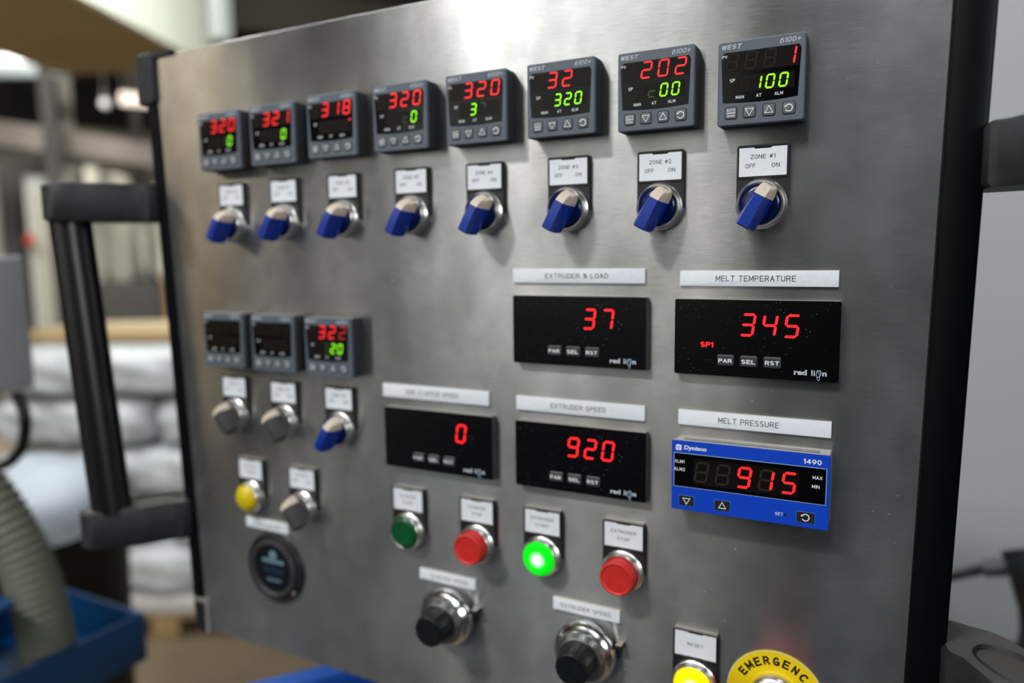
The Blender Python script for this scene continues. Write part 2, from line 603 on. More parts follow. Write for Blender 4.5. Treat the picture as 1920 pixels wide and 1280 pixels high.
def loop_icon(mb, cx, cz, r, t, h):
    n = 18
    pts = []
    for i in range(n + 1):
        a = math.radians(150 - 300 * i / n)
        pts.append((mb.pt(cx + r * math.cos(a), cz + r * math.sin(a), h), mb.pt(cx + (r - t) * math.cos(a), cz + (r - t) * math.sin(a), h)))
    for p, q in zip(pts, pts[1:]):
        mb.f.append((p[0], q[0], q[1], p[1]))
    a = math.radians(150)
    x, z = cx + (r - t / 2) * math.cos(a), cz + (r - t / 2) * math.sin(a)
    mb.f.append((mb.pt(x - 1.2 * t, z + 1.1 * t, h), mb.pt(x - 1.1 * t, z - 1.3 * t, h), mb.pt(x + 1.5 * t, z - .2 * t, h)))


# ------------------------------------------------------------------ the hall (setting)
def wbox(name, x0, x1, y0, y1, z0, z1, m, parent=None, bev=0.0):
    bm = bmesh.new()
    bmesh.ops.create_cube(bm, size=1)
    for v in bm.verts:
        v.co = Vector(((x0 + x1) / 2 + v.co.x * (x1 - x0), (y0 + y1) / 2 + v.co.y * (y1 - y0), (z0 + z1) / 2 + v.co.z * (z1 - z0)))
    if bev:
        bmesh.ops.bevel(bm, geom=bm.edges[:], offset=bev, segments=3, affect='EDGES', profile=0.5)
    me = bpy.data.meshes.new(name)
    bm.to_mesh(me)
    bm.free()
    if bev:
        me.shade_smooth()
        me.set_sharp_from_angle(angle=math.radians(35))
    me.materials.append(m)
    return link(name, me, parent)


def tube(name, pts, r, m, parent=None, n=14, rib=0, closed_ends=True):
    """swept round tube through points; rib>0 makes a corrugated hose"""
    P = [Vector(p) for p in pts]
    # catmull-rom resample
    Q = []
    ext = [P[0] * 2 - P[1]] + P + [P[-1] * 2 - P[-2]]
    steps = 8 if not rib else rib
    for i in range(1, len(ext) - 2):
        a, b, c, d = ext[i - 1], ext[i], ext[i + 1], ext[i + 2]
        for k in range(steps):
            t = k / steps
            Q.append(0.5 * ((2 * b) + (c - a) * t + (2 * a - 5 * b + 4 * c - d) * t * t + (3 * b - a - 3 * c + d) * t ** 3))
    Q.append(P[-1])
    v, f = [], []
    up = Vector((0.13, 0.2, 1)).normalized()
    for i, q in enumerate(Q):
        tdir = (Q[min(i + 1, len(Q) - 1)] - Q[max(i - 1, 0)]).normalized()
        s = tdir.cross(up).normalized()
        u = s.cross(tdir)
        rr = r * (1.0 + (0.14 if rib and i % 2 else 0))
        for k in range(n):
            a = 2 * math.pi * k / n
            v.append(q + s * rr * math.cos(a) + u * rr * math.sin(a))
    for i in range(len(Q) - 1):
        for k in range(n):
            f.append((i * n + k, i * n + (k + 1) % n, (i + 1) * n + (k + 1) % n, (i + 1) * n + k))
    f.append(tuple(range(n - 1, -1, -1)))
    f.append(tuple(range((len(Q) - 1) * n, len(Q) * n)))
    me = bpy.data.meshes.new(name)
    me.from_pydata(v, [], f)
    me.shade_smooth()
    me.set_sharp_from_angle(angle=math.radians(50))
    me.materials.append(m)
    return link(name, me, parent)


CONC = mat('concrete_floor', (124, 108, 84), 0.75, noise=0.2, scale=3, bump=0.1)
CEIL = mat('brown_ceiling', (76, 71, 62), 0.9, noise=0.2, scale=2)
WALLD = mat('dim_hall_wall', (78, 78, 76), 0.9, noise=0.25, scale=1.5)
WALLG = mat('pale_grey_wall', (172, 176, 178), 0.6, noise=0.03, scale=4)
fl = wbox('floor', -13, 4, -0.25, 11, -0.1, 0, CONC)
tag(fl, kind='structure')
tag(wbox('floor_front', -13, 4, -6, -0.25, -0.1, 0, mat('dark_front_floor', (38, 44, 54), 0.8, noise=0.1, scale=3)), kind='structure')  # unseen floor part, dark blue added to cool the steel's lower reflection
ce = wbox('ceiling', -13, 4, -6, 11, 5.0, 5.1, CEIL)
tag(ce, kind='structure')
tag(wbox('wall_left', -13.1, -13, -6, 11, 0, 5, WALLD), kind='structure')
tag(wbox('wall_back', -13, 4, 11, 11.1, 0, 5, WALLD), kind='structure')
tag(wbox('wall_right', 4, 4.1, -6, 11, 0, 5, WALLD), kind='structure')
WF = mat('grey_block_wall', (84, 90, 98), 0.9, noise=0.1, scale=2)
tag(wbox('wall_front', -13, 4, -6.1, -6, 0, 5, WF), kind='structure')
# the other side of the aisle, behind the photographer: glowing panes and unseen blocks added for the steel's reflections
GLOW_PANE = mat('glow_pane_white', (230, 230, 225), 0.6, emit=(250, 250, 245), strength=1.0)
ALU = mat('door_frame_metal', (150, 150, 150), 0.4, 0.8)
wd = wbox('added_glow_frame', -3.2, -0.7, -4.1, -4.02, 1.3, 4.5, ALU)  # unseen glowing pane grid, added to put the bright band on the steel
tag(wd, kind='structure')
for i in range(4):
    for j in range(4):
        x = -3.15 + i * 0.61
        z = 1.36 + j * 0.78
        wbox('glow_pane', x, x + 0.56, -4.02, -4.0, z, z + 0.72, GLOW_PANE, wd)
tag(wbox('wall_aisle', -3.2, -0.7, -4.12, -4.0, 0, 1.3, WF), kind='structure')

# unseen blocks added across the aisle to shape reflections in the steel
T0 = wbox('dark_reflection_block', -4.85, -4.12, -4.3, -3.9, 0, 3.4, mat('navy_block', (28, 36, 52), 0.6, noise=0.2, scale=3))  # added block, gives the steel its dark blue band
T0['label'] = 'unseen tall navy block across the aisle, added to darken the panel reflection'
T0['category'] = 'machine'
T0 = wbox('pale_reflection_block', -4.05, -3.25, -4.3, -3.9, 0, 2.1, mat('pale_block_grey', (205, 205, 203), 0.5))  # added block, lifts the reflection in the mid-left steel
T0['label'] = 'unseen pale grey block across the aisle, added to lighten the panel reflection'
T0['category'] = 'reflection block'
T0 = wbox('warm_reflection_block', -6.6, -4.95, -4.3, -3.9, 0, 3.0, mat('ochre_block', (196, 168, 118), 0.7, noise=0.2, scale=3))  # added block, warms the reflection at the steel's left edge
T0['label'] = 'unseen ochre block across the aisle, added to warm the panel reflection'
T0['category'] = 'rack'
# ------------------------------------------------------------------ the control enclosure
ENC = root('control_enclosure', 'brushed stainless steel control panel enclosure with black edge strips and grip handles', 'control panel', 0, 0)


def faceplate():
    P = [(-531, 84.5), (-506, -453.5), (86, -458), (95.5, 86)]
    inner = [(-530.7, 84.25), (-505.7, -453.25), (85.7, -457.7), (95.2, 85.7)]
    mb = MB()
    mb.loft([(P, -3), (P, -0.2), (inner, 0.0)])
    return mb.build('faceplate', STEEL, ENC, smooth=0)


faceplate()
DK = mat('enclosure_side', (70, 72, 74), 0.5, 0.6, noise=0.1)
mb = MB()
mb.loft([([(-522, 78), (-498, -446), (80, -450), (88, 80)], -130), ([(-522, 78), (-498, -446), (80, -450), (88, 80)], -3)])
mb.build('housing', DK, ENC, smooth=0)


def strip(outl, h0, h1, bev=2.0):
    cx = sum(p[0] for p in outl) / 4
    inn = [(cx + (x - cx) * 0.84, z) for x, z in outl]
    mb = MB()
    mb.loft([(outl, h0), (outl, h1 - bev), (inn, h1)])
    return mb.build('edge_strip', BLACKS, ENC, smooth=40)


strip([(-545.5, 84), (-519.5, -446), (-507.2, -453), (-532, 84.5)], -45, 1.5)
strip([(96.3, 86), (86.8, -458), (105.5, -458), (116, 86)], -45, 1.2, 1.0)
# corner caps
mb = MB()
mb.loft([(rrect(-540, 65, 22, 44, 4), -45), (rrect(-540, 65, 22, 44, 4), 3), (rrect(-540, 65, 20, 42, 3), 4)])
mb.loft([(rrect(-526, 85.2, 42, 4.6, 1.5), -45), (rrect(-526, 85.2, 42, 4.6, 1.5), 3)])
mb.build('corner_cap', DUSTYB, ENC)
mb = MB()
mb.loft([(rrect(-512, -440, 15, 32, 4), -45), (rrect(-512, -440, 15, 32, 4), 2), (rrect(-512, -440, 13, 30, 3), 3)])
mb.build('corner_cap', BLACKP, ENC)
mb = MB()
mb.loft([(rrect(-502.5, -440.5, 3.4, 31, 1.2), -3), (rrect(-502.5, -440.5, 3.4, 31, 1.2), 3.2)])
mb.loft([(rrect(-511, -424.2, 18, 3, 1.2), -3), (rrect(-511, -424.2, 18, 3, 1.2), 3.6)])
CAPR = mat('dusty_grey_rim', (132, 128, 128), 0.6, noise=0.2, scale=200)
mb.build('corner_cap_rim', CAPR, ENC)


def smooth_outline(P, k=5):
    out = []
    n = len(P)
    for i in range(n):
        a, b, c, d = [Vector(P[(i + j) % n]) for j in (-1, 0, 1, 2)]
        for q in range(k):
            t = q / k
            v = 0.5 * ((2 * b) + (c - a) * t + (2 * a - 5 * b + 4 * c - d) * t * t + (3 * b - a - 3 * c + d) * t ** 3)
            out.append((v.x, v.y))
    return out


def bracket(parent, x0, side, z0, z1, name='bracket', recess=True):
    """bracket seen in plan: (u outwards from the strip, y), extruded between the heights z0 and z1"""
    PL = [(-2, 32), (12, 31), (26, 27), (40, 12), (54, -6), (68, -26), (76, -44), (72, -62), (58, -70), (44, -64), (34, -52), (20, -38), (6, -14), (-2, -6)]
    ol = smooth_outline(PL, 3)
    cx, cy = 36, -20

    def ring(k):
        return [(cx + (u - cx) * k, cy + (y - cy) * k) for u, y in ol]
    v, f = [], []
    rings = [(ring(0.94), z0), (ring(1.0), z0 + 2.5), (ring(1.0), z1 - 2.5), (ring(0.94), z1)]
    for rg, z in rings:
        for u, y in rg:
            v.append(((x0 + side * u) / 1000, y / 1000, z / 1000))
    n = len(ol)
    for i in range(3):
        for k in range(n):
            f.append((i * n + k, i * n + (k + 1) % n, (i + 1) * n + (k + 1) % n, (i + 1) * n + k))
    f.append(tuple(range(n - 1, -1, -1)))
    if not recess:
        f.append(tuple(range(3 * n, 4 * n)))
    else:
        # oval screw recess in the upper side
        def oval(a, b, z, off=0):
            o = []
            for k in range(n):
                u, y = rings[3][0][k]
                t = math.atan2(y + 14, u - 32) - math.radians(-50)
                lu, ly = a * math.cos(t), b * math.sin(t)
                ca, sa = math.cos(math.radians(-50)), math.sin(math.radians(-50))
                o.append((32 + lu * ca - ly * sa, -14 + lu * sa + ly * ca))
            return o, z
        last = 3
        for rg, z in (oval(25, 15, z1), oval(24, 14.2, z1 + 1.0), oval(22.5, 13, z1 - 1.5), oval(16, 9, z1 - 1.6)):
            for u, y in rg:
                v.append(((x0 + side * u) / 1000, y / 1000, z / 1000))
            for k in range(n):
                f.append((last * n + k, last * n + (k + 1) % n, (last + 1) * n + (k + 1) % n, (last + 1) * n + k))
            last += 1
        f.append(tuple(range(last * n, (last + 1) * n)))
    me = bpy.data.meshes.new(name)
    me.from_pydata(v, [], f)
    bm = bmesh.new()
    bm.from_mesh(me)
    bmesh.ops.recalc_face_normals(bm, faces=bm.faces)
    bm.to_mesh(me)
    bm.free()
    me.shade_smooth()
    me.set_sharp_from_angle(angle=math.radians(40))
    me.materials.append(DUSTYB)
    return link(name, me, parent)


def grip(parent, xa, za, xb, zb, y, ra, rb, m):
    v, f = [], []
    n = 28
    for i in range(7):
        t = i / 6
        x, z = xa + (xb - xa) * t, za + (zb - za) * t
        for k in range(n):
            a = 2 * math.pi * k / n
            v.append(((x + ra * math.cos(a)) / 1000, (y + rb * math.sin(a)) / 1000, z / 1000))
    for i in range(6):
        for k in range(n):
            f.append((i * n + k, i * n + (k + 1) % n, (i + 1) * n + (k + 1) % n, (i + 1) * n + k))
    f.append(tuple(range(n)))
    f.append(tuple(range(6 * n, 7 * n)))
    me = bpy.data.meshes.new('grip')
    me.from_pydata(v, [], f)
    bm = bmesh.new()
    bm.from_mesh(me)
    bmesh.ops.recalc_face_normals(bm, faces=bm.faces)
    bm.to_mesh(me)
    bm.free()
    me.shade_smooth()
    me.set_sharp_from_angle(angle=math.radians(50))
    me.materials.append(m)
    return link('grip', me, parent)


GRIPM = mat('black_grip', (12, 13, 15), 0.35, noise=0.1, scale=100, dust=0.08)
for side, x0, xb, zt, zb, dx in ((-1, -538, -520, -29, -326, 0), (1, 114, 108, -32, -321, 0)):
    hd = bracket(ENC, x0, side, zt - 34, zt, 'handle', recess=False)
    br = bracket(hd, xb, side, zb - 36, zb, 'bracket')
    gx0 = x0 + side * 58
    gx1 = xb + side * 58
    grip(hd, gx0 + (-3 if side < 0 else 0), zt - 30, gx1 + (8 if side < 0 else 0), zb - 4, -46, 18, 17, GRIPM)

# ------------------------------------------------------------------ temperature controllers (48 x 48)
PVX = (-16.3, -5.8, 4.7, 15.3)
SPX = (-9.2, -2.0, 5.2, 12.4)


def win_outline(x0, x1, z0, z1, sag=1.0, r=2.0):
    o = []
    for i in range(9):
        t = i / 8
        x = x0 + r * 0.6 + (x1 - x0 - 1.2 * r) * t
        o.append((x, z0 - sag * (1 - (2 * t - 1) ** 2)))
    for sx, a0 in ((x1, 0), (x0, 90)):
        for i in range(4):
            a = math.radians(a0 + 90 * i / 3)
            c = (sx - r) if a0 == 0 else (sx + r)
            o.append((c + r * math.cos(a), z1 - r + r * math.sin(a)))
    return o


def make_shell(proto_pos):
    pass


def controller(X, Z, pv, sp, label, group, fresh=True):
    """pv / sp: four characters, blank = unlit, lower case d after a digit in a tuple marks a dim digit"""
    T = root('temperature_controller', label, 'temperature controller', X, Z, group)
    if 'body' not in DIG:
        mb = MB()
        mb.box(0, 0, 47.2, 46.9, 0, 11.5, r=1.2)
        for k in range(5):      # ribs round the casing
            mb.loft([(rrect(0, 0, 47.8, 47.5, 1.2), 1 + k * 2.1), (rrect(0, 0, 47.8, 47.5, 1.2), 2 + k * 2.1)])
        b = mb.build('casing', BEZSIDE, T)
        DIG['body'] = b.data
        mb = MB()
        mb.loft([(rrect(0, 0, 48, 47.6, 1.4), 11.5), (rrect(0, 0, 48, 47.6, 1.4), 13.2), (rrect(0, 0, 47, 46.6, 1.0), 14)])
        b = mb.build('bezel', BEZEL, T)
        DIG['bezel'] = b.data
        mb = MB()
        mb.loft([(win_outline(-22.1, 21.7, -10.6, 17.2), 14.0), (win_outline(-22.1, 21.7, -10.6, 17.2), 14.12)])
        b = mb.build('display_window', GLASS, T, smooth=0)
        DIG['win'] = b.data
        W = b
    else:
        link('casing', DIG['body'], T)
        link('bezel', DIG['bezel'], T)
        W = link('display_window', DIG['win'], T)
    Bz = [c for c in T.children if c.name.startswith('bezel')][0]
    letter('WEST', -16.2, 20.6, 14.08, 2.7, GREYPR, Bz, w=11.3, bold=0.02, shear=0.2)
    letter('6100+', 15.8, 20.6, 14.08, 2.9, GREYPR, Bz, w=11.3, bold=0.01, shear=0.25)
    if 'field' not in DIG:
        mb = MB()
        mb.poly(rect(0.3, 11.8, 41, 11.4), 0)
        mb.poly(rect(3.0, -0.9, 31, 9.2), 0)
        f = mb.build('display_field', FIELD, W, smooth=0, loc=(0, -0.01416, 0))
        DIG['field'] = f.data
    else:
        link('display_field', DIG['field'], W, (0, -0.01416, 0))
    for s, x, z in (('PV', -20.2, 15.2), ('SP', -15.6, 1.6), ('MAN', -11.2, -8.1), ('AT', -0.6, -8.1), ('ALM', 10.3, -8.1)):
        letter(s, x, z, 14.2, 1.9, WHITE, W, bold=0.01)
    for i in range(4):
        c, m = pv[i]
        if m is None:
            digit('8', PVX[i] + 0.4, 12.0, 14.2, 6.6, 10.0, 1.0, GHOST if X == 0.0 else GHOST2, W, name='unlit_digit')
        else:
            digit(c, PVX[i] + 0.4, 12.0, 14.24, 6.6, 10.2, 1.02, m, W)
        c, m = sp[i]
        if m is None:
            digit('8', SPX[i] + 0.3, -0.9, 14.2, 4.9, 7.9, 0.8, GHOST2, W, name='unlit_digit')
        else:
            digit(c, SPX[i] + 0.3, -0.9, 14.24, 4.9, 8.0, 0.95, m, W)
    # keys
    for i, x in enumerate((-16.0, -5.6, 5.2, 16.0)):
        if 'key%d' % i not in DIG:
            mb = MB()
            mb.box(0, 0, 7.4, 7.4, 0, 0.15, r=1.4)
            k = mb.build('key', mat('key_rim', (38, 40, 44), 0.6), T, loc=(x / 1000, -0.0139, -0.0168))
            DIG['key%d' % i] = k.data
            mb = MB()
            mb.box(0, 0, 6.3, 6.3, 0.1, 0.75, bev=0.3, r=1.1)
            c = mb.build('key_cap', BTN, k)
            DIG['cap%d' % i] = c.data
            if i == 0:
                mb = MB()
                mb.poly(rect(0, 0, 5.0, 0.5), 0.82)
                a = mb.build('key_symbol', WHITE, k, smooth=0)
                DIG['sym0'] = a.data
            else:
                mb = MB()
                if i == 1: tri_icon(mb, 0, 0, 2.9, 0.36, 0.82, True)
                if i == 2: tri_icon(mb, 0, 0, 2.9, 0.36, 0.82)
                if i == 3: loop_icon(mb, 0, 0, 2.2, 0.55, 0.82)
                a = mb.build('key_symbol', WHITE, k, smooth=0)
                DIG['sym%d' % i] = a.data
        else:
            k = link('key', DIG['key%d' % i], T, (x / 1000, -0.0139, -0.0168))
            link('key_cap', DIG['cap%d' % i], k)
            link('key_symbol', DIG['sym%d' % i], k)
        if i == 0:
            letter('AUTO', 0, 1.6, 0.82, 1.6, WHITE, k, w=4.9, bold=0.01)
            letter('MAN', 0, -1.6, 0.82, 1.6, WHITE, k, w=4.2, bold=0.01)
    return T


R_, G_, Rd, Gd, O = REDL, GRNL, REDD, GRND, (' ', None)
WR = [
    (0.0, 0.0, [O, O, O, ('1', R_)], [O, ('1', G_), ('0', G_), ('0', G_)], 'grey square controller farthest right, red 1 over green 100, above ZONE #1'),
    (-61.7, 1.9, [O, ('2', R_), ('0', R_), ('2', R_)], [O, ('c', Gd), ('0', G_), ('0', G_)], 'grey square controller second from the right, reading red 202'),
    (-124.9, 3.1, [O, ('3', R_), ('2', R_), O], [O, ('3', G_), ('2', G_), ('0', G_)], 'grey square controller third from the right, its red value of two digits over green 320'),
    (-188.4, 3.4, [O, ('3', R_), ('2', R_), ('0', R_)], [O, ('3', G_), ('r', Gd), O], 'grey square controller reading red 320 over a single green 3'),
    (-252.3, 3.3, [O, ('3', R_), ('2', R_), ('0', R_)], [O, O, ('c', Gd), ('0', G_)], 'grey square controller reading red 320 over green 0, between the 318 and green 3 controllers'),
    (-316.3, 3.0, [O, ('3', R_), ('1', R_), ('8', R_)], [O, O, O, O], 'grey square controller reading red 318 with a small red dot below'),
    (-377.9, 1.5, [O, ('3', R_), ('2', R_), ('1', R_)], [O, O, O, ('0', G_)], 'grey square controller reading red 321 over green 0, second from the left'),
    (-437.9, 0.9, [O, ('3', R_), ('2', R_), ('0', R_)], [O, O, ('1', Gd), ('0', G_)], 'grey square controller reading red 320, leftmost of the top row'),
    (-446.7, -168.0, [O, O, O, O], [O, O, O, O], 'switched-off grey controller with dark display, leftmost of the lower three'),
    (-388.5, -168.4, [O, O, O, O], [O, O, O, O], 'switched-off grey controller with dark display, middle of the lower three'),
    (-328.8, -169.0, [O, ('3', R_), ('2', R_), ('2', Rd)], [O, ('3', Gd), ('2', G_), ('0', G_)], 'grey controller reading red 322 over green 20, right of the two dark controllers'),
]
for i, (x, z, pv, sp, lab) in enumerate(WR):
    T = controller(x, z, pv, sp, lab, 'square temperature controllers')
    if i == 5:
        W = [c for c in T.children if c.name.startswith('display_window')][0]
        MB().lathe([(0.8, 0), (0.8, 0.1)], n=12).build('indicator_dot', REDL, W, loc=(0.0183, -0.0142, 0.0028))


# ------------------------------------------------------------------ 22 mm switches, lamps and push buttons
def holder(T, lines, dz=0.0):
    """legend plate holder above the hole, with a white insert"""
    if 'holder' not in DIG:
        ol = [(-15, -1)]
        for i in range(11):
            a = math.radians(180 + 4 - (188) * i / 10)
            ol.append((14.2 * math.cos(a), max(14.2 * math.sin(a), -1)))
        ol += [(15, -1), (15, 33.6), (14, 35), (-14, 35), (-15, 33.6)]
        mb = MB()
        mb.loft([(ol, 0), (ol, 3.0)])
        a = mb.build('legend_holder', BLACKP, T, smooth=0)
        DIG['holder'] = a.data
        P = [(-13.6, 16.6), (13.6, 16.6), (13.6, 33.4), (5.2, 33.4), (4.6, 32.6), (-4.6, 32.6), (-5.2, 33.4), (-13.6, 33.4)]
        mb = MB()
        mb.loft([(P, 3.0), (P, 3.5)])
        p = mb.build('legend_plate', LABELW, a, smooth=0)
        DIG['plate'] = p.data
        mb = MB()
        mb.box(0, 34.25, 28.6, 0.9, 3.0, 4.0)
        mb.box(-14.3, 25.5, 0.9, 17.0, 3.0, 3.9)
        mb.box(14.3, 25.5, 0.9, 17.0, 3.0, 3.9)
        mb.box(-9.5, 15.9, 8.6, 0.7, 3.0, 3.9)
        mb.box(9.5, 15.9, 8.6, 0.7, 3.0, 3.9)
        r = mb.build('holder_rim', BLACKP, a, smooth=0)
        DIG['rim'] = r.data
    else:
        a = link('legend_holder', DIG['holder'], T)
        link('legend_plate', DIG['plate'], a)
        link('holder_rim', DIG['rim'], a)
    for s, x, z, h, wd in lines:
        letter(s, x, z, 3.56, h, INK, a, w=wd)
    return a


RINGP = [(14.8, 3.0), (14.8, 5.2), (13.9, 6.0), (13.6, 8.0), (13.2, 9.4), (12.7, 9.9), (12.2, 9.4), (12.0, 7.5)]


def bezel_ring(T, m=None):
    if 'ring' not in DIG:
        mb = MB()
        mb.lathe([(14.8, 0)] + RINGP, n=56)
        r = mb.build('bezel_ring', ZINC, T, smooth=35)
        DIG['ring'] = r.data
        return r
    return link('bezel_ring', DIG['ring'], T)


def lever_mesh(name, T, m, ang, parts):
    """lever along u (towards the tip) with a ridge that rises to h 24"""
    ca, sa = math.cos(ang), math.sin(ang)

    def W(u, v):
        return (u * sa + v * ca, u * ca - v * sa)     # u points up rotated clockwise by ang

    def section(u, hb, ht, wb, wm, wt, cut=4.0):
        pts = [(-wb, hb), (wb, hb), (wm, ht - cut), (wt, ht), (-wt, ht), (-wm, ht - cut)]
        return [(*W(u, v), h) for v, h in pts]
    mb = MB()
    rings = [(section(*a), 0) for a in parts]
    mb.loft(rings)
    return mb.build(name, m, T, smooth=25)


def selector(X, Z, on, lines, label, group, cat='selector switch'):
    T = root('selector_switch', label, cat, X, Z, group)
    holder(T, lines)
    bezel_ring(T)
    m = BLUEL if on else GREYL
    ang = math.radians(29 if on else -42)
    key = 'knob%d' % on
    if key not in DIG:
        mb = MB()
        mb.lathe([(11.9, 6.4), (11.9, 7.4), (11.3, 8.4), (9.5, 9.4), (6, 9.8)], n=40)
        k = mb.build('knob', BLUED if on else m, T, smooth=40)
        DIG[key] = k.data
        lv = lever_mesh('lever', k, m, ang, [(-15.4, 12.5, 23.6, 5.0, 5.0, 3.0), (-14.6, 10.6, 24.3, 5.4, 5.2, 3.2), (-6, 9.6, 24.6, 6.2, 5.0, 3.1), (1, 9.6, 24.4, 6.2, 4.8, 2.9),
                                             (4.6, 9.6, 23.6, 5.8, 4.5, 2.7)])
        DIG[key + 'l'] = lv.data
        tp = lever_mesh('lever_tip', k, CREAM, ang, [(4.6, 9.0, 23.7, 5.8, 4.6, 2.9), (7.5, 9.0, 22.4, 5.6, 4.5, 2.9), (10.0, 8.8, 19.5, 5.0, 4.2, 2.8, 3.4), (11.4, 8.8, 15.0, 4.4, 4.0, 2.6, 2.0), (11.9, 8.8, 11.5, 3.8, 3.6, 2.2, 1.0)])
        DIG[key + 't'] = tp.data
    else:
        k = link('knob', DIG[key], T)
        link('lever', DIG[key + 'l'], k)
        link('lever_tip', DIG[key + 't'], k)
    return T


def zone(n):
    return [('ZONE #%d' % n, 0, 27.9, 2.6, 14.2), ('OFF', -7.0, 22.7, 2.6, 6.0), ('ON', 7.4, 22.6, 2.6, 4.6)]


ZX = [0.8, -61.2, -124.0, -188.4, -251.2, -316.5, -378.6, -438.8]
ZZ = [-69.3, -68.4, -67.6, -67.3, -66.9, -67.3, -67.8, -68.4]
for i in range(8):
    lab = ['blue selector switch farthest right in the top row, under the ZONE #1 plate', 'blue selector switch second from the right, under the ZONE #2 plate',
           'blue selector switch third from the right, under the ZONE #3 plate', 'blue selector switch fourth from the right in the top row of switches',
           'blue selector switch fifth from the right, casting a pointed shadow'][min(i, 4)]
    if i > 4:
        lab = ['blue selector switch third from the left in the top row of switches', 'blue selector switch second from the left in the top row of switches',
               'blue selector switch farthest left in the top row of switches'][i - 5]
    selector(ZX[i], ZZ[i], 1, zone(i + 1), lab, 'zone selector switches')
for x, z, n, lab in ((-448.1, -236.3, 11, 'grey lever selector switch turned off, below the leftmost dark controller'),
                     (-389.6, -237.2, 10, 'grey lever selector switch turned off, below the middle dark controller'),
                     (-328.9, -237.9, 9, 'blue selector switch under the lower controller reading 322')):
    selector(x, z, 1 if n == 9 else 0, zone(n), lab, 'lower selector switches')
selector(-373.0, -311.2, 0, [('HEATERS', 0, 28.3, 2.2, 13), ('OFF', -7, 23, 2.2, 5.5), ('ON', 7.2, 23, 2.2, 4.2)],
         'grey lever selector switch right of the amber lamp, above the round meter', 'lower selector switches')


def button(X, Z, kind, lines, label, name='push_button', cat='push button', group='push buttons'):
    T = root(name, label, cat, X, Z, group)
    holder(T, lines)
    bezel_ring(T)
    if kind == 'green':
        prof, m = [(11.9, 7), (11.6, 10.6), (11.0, 11.2), (9.6, 11.4), (9.2, 11.0), (0.5, 10.7)], GREENC
    elif kind == 'red':
        prof, m = [(11.8, 7), (11.8, 17.6), (11.4, 18.6), (10.6, 19.0), (10.0, 18.8), (9.5, 18.2), (0.5, 17.9)], REDC
    elif kind == 'litgreen':
        prof, m = [(11.9, 7), (11.7, 11.4), (11.0, 12.2), (9.0, 12.5), (0.5, 12.6)], LITG
    elif kind == 'amber':
        prof, m = [(11.9, 7), (11.7, 10.5), (10.4, 12.6), (7.5, 14.2), (4, 15.0), (0.5, 15.3)], AMBER
    else:
        prof, m = [(11.9, 7), (11.7, 11.4), (11.0, 12.4), (9.0, 12.9), (0.5, 13.2)], LITY
    mb = MB()
    mb.lathe(prof, n=48)
    mb.build('lens' if kind != 'red' else 'button_cap', m, T, smooth=40)
    if kind == 'green' or kind == 'litgreen':
        mb = MB()
        mb.lathe([(9.4, 11.0), (9.4, 12.5 + (0.6 if kind == 'litgreen' else -0.9)), (8.9, 12.5 + (0.6 if kind == 'litgreen' else -0.9)), (8.9, 11.0)], n=48, cap0=False, cap1=False)
        mb.build('lens_ridge', m, T, smooth=40)
    return T


def two(a, b, wa=17.5, wb=10.5):
    return [(a, 0, 27.6, 2.3, wa), (b, 0, 22.6, 2.3, wb)]


button(-433.6, -310.0, 'amber', two('CONTROL', 'POWER', 15, 11), 'amber lamp in a chrome ring under a white plate, left of the grey switch', 'pilot_lamp', 'pilot lamp', 'indicator lamps')
button(-262.5, -313.8, 'green', two('STUFFER', 'START', 15, 11), 'dark green push button under the STUFFER START plate')
button(-199.6, -313.6, 'red', two('STUFFER', 'STOP', 15, 9), 'red push button under the STUFFER STOP plate')
button(-145.3, -313.6, 'litgreen', two('EXTRUDER', 'START', 18, 11), 'bright glowing green push button under the EXTRUDER START plate')
button(-84.2, -313.4, 'red', two('EXTRUDER', 'STOP', 18, 9), 'scuffed red push button under the EXTRUDER STOP plate')
button(-34.2, -380.2, 'lit', [('RESET', 0, 25, 2.3, 10.5)], 'glowing yellow push button under the RESET plate')


# ------------------------------------------------------------------ long name plates
def plate(X, Z, W, H, s, tw, th, label, tx=0.0):
    T = root('name_plate', label, 'name plate', X, Z, 'white engraved name plates')
    mb = MB()
    mb.box(0, 0, W, H, 0, 1.9, bev=0.25)
    p = mb.build('plate', LABELW, T, smooth=30)
    letter(s, tx, 0, 1.95, th, INK, p, w=tw)
    return T


plate(-119.2, -112.1, 96.4, 9.8, 'EXTRUDER % LOAD', 46, 3.4, 'long white plate reading EXTRUDER % LOAD')
plate(-1.8, -113.5, 92.6, 9.6, 'MELT TEMPERATURE', 47, 3.7, 'long white plate reading MELT TEMPERATURE', -0.5)
plate(-236.7, -202.2, 96, 10.6, 'SIDE STUFFER SPEED', 48, 3.4, 'long white plate reading SIDE STUFFER SPEED', -2)
plate(-118.2, -202.9, 95.4, 10.2, 'EXTRUDER SPEED', 41, 3.5, 'long white plate reading EXTRUDER SPEED, over the 920 meter')
plate(-2.3, -202.8, 91.5, 9.8, 'MELT PRESSURE', 36.5, 3.7, 'long white plate reading MELT PRESSURE', -2)
plate(-418.9, -335.2, 50.5, 9.4, 'HOUR METER', 32, 3.0, 'short white plate directly above the round hour meter')
plate(-228.8, -348.2, 51, 8.6, 'STUFFER SPEED', 34, 2.9, 'short white plate reading STUFFER SPEED, above the left dial', 2)
plate(-112.6, -348.3, 50.5, 9.2, 'EXTRUDER SPEED', 38, 3.0, 'short white plate reading EXTRUDER SPEED, above the right dial')


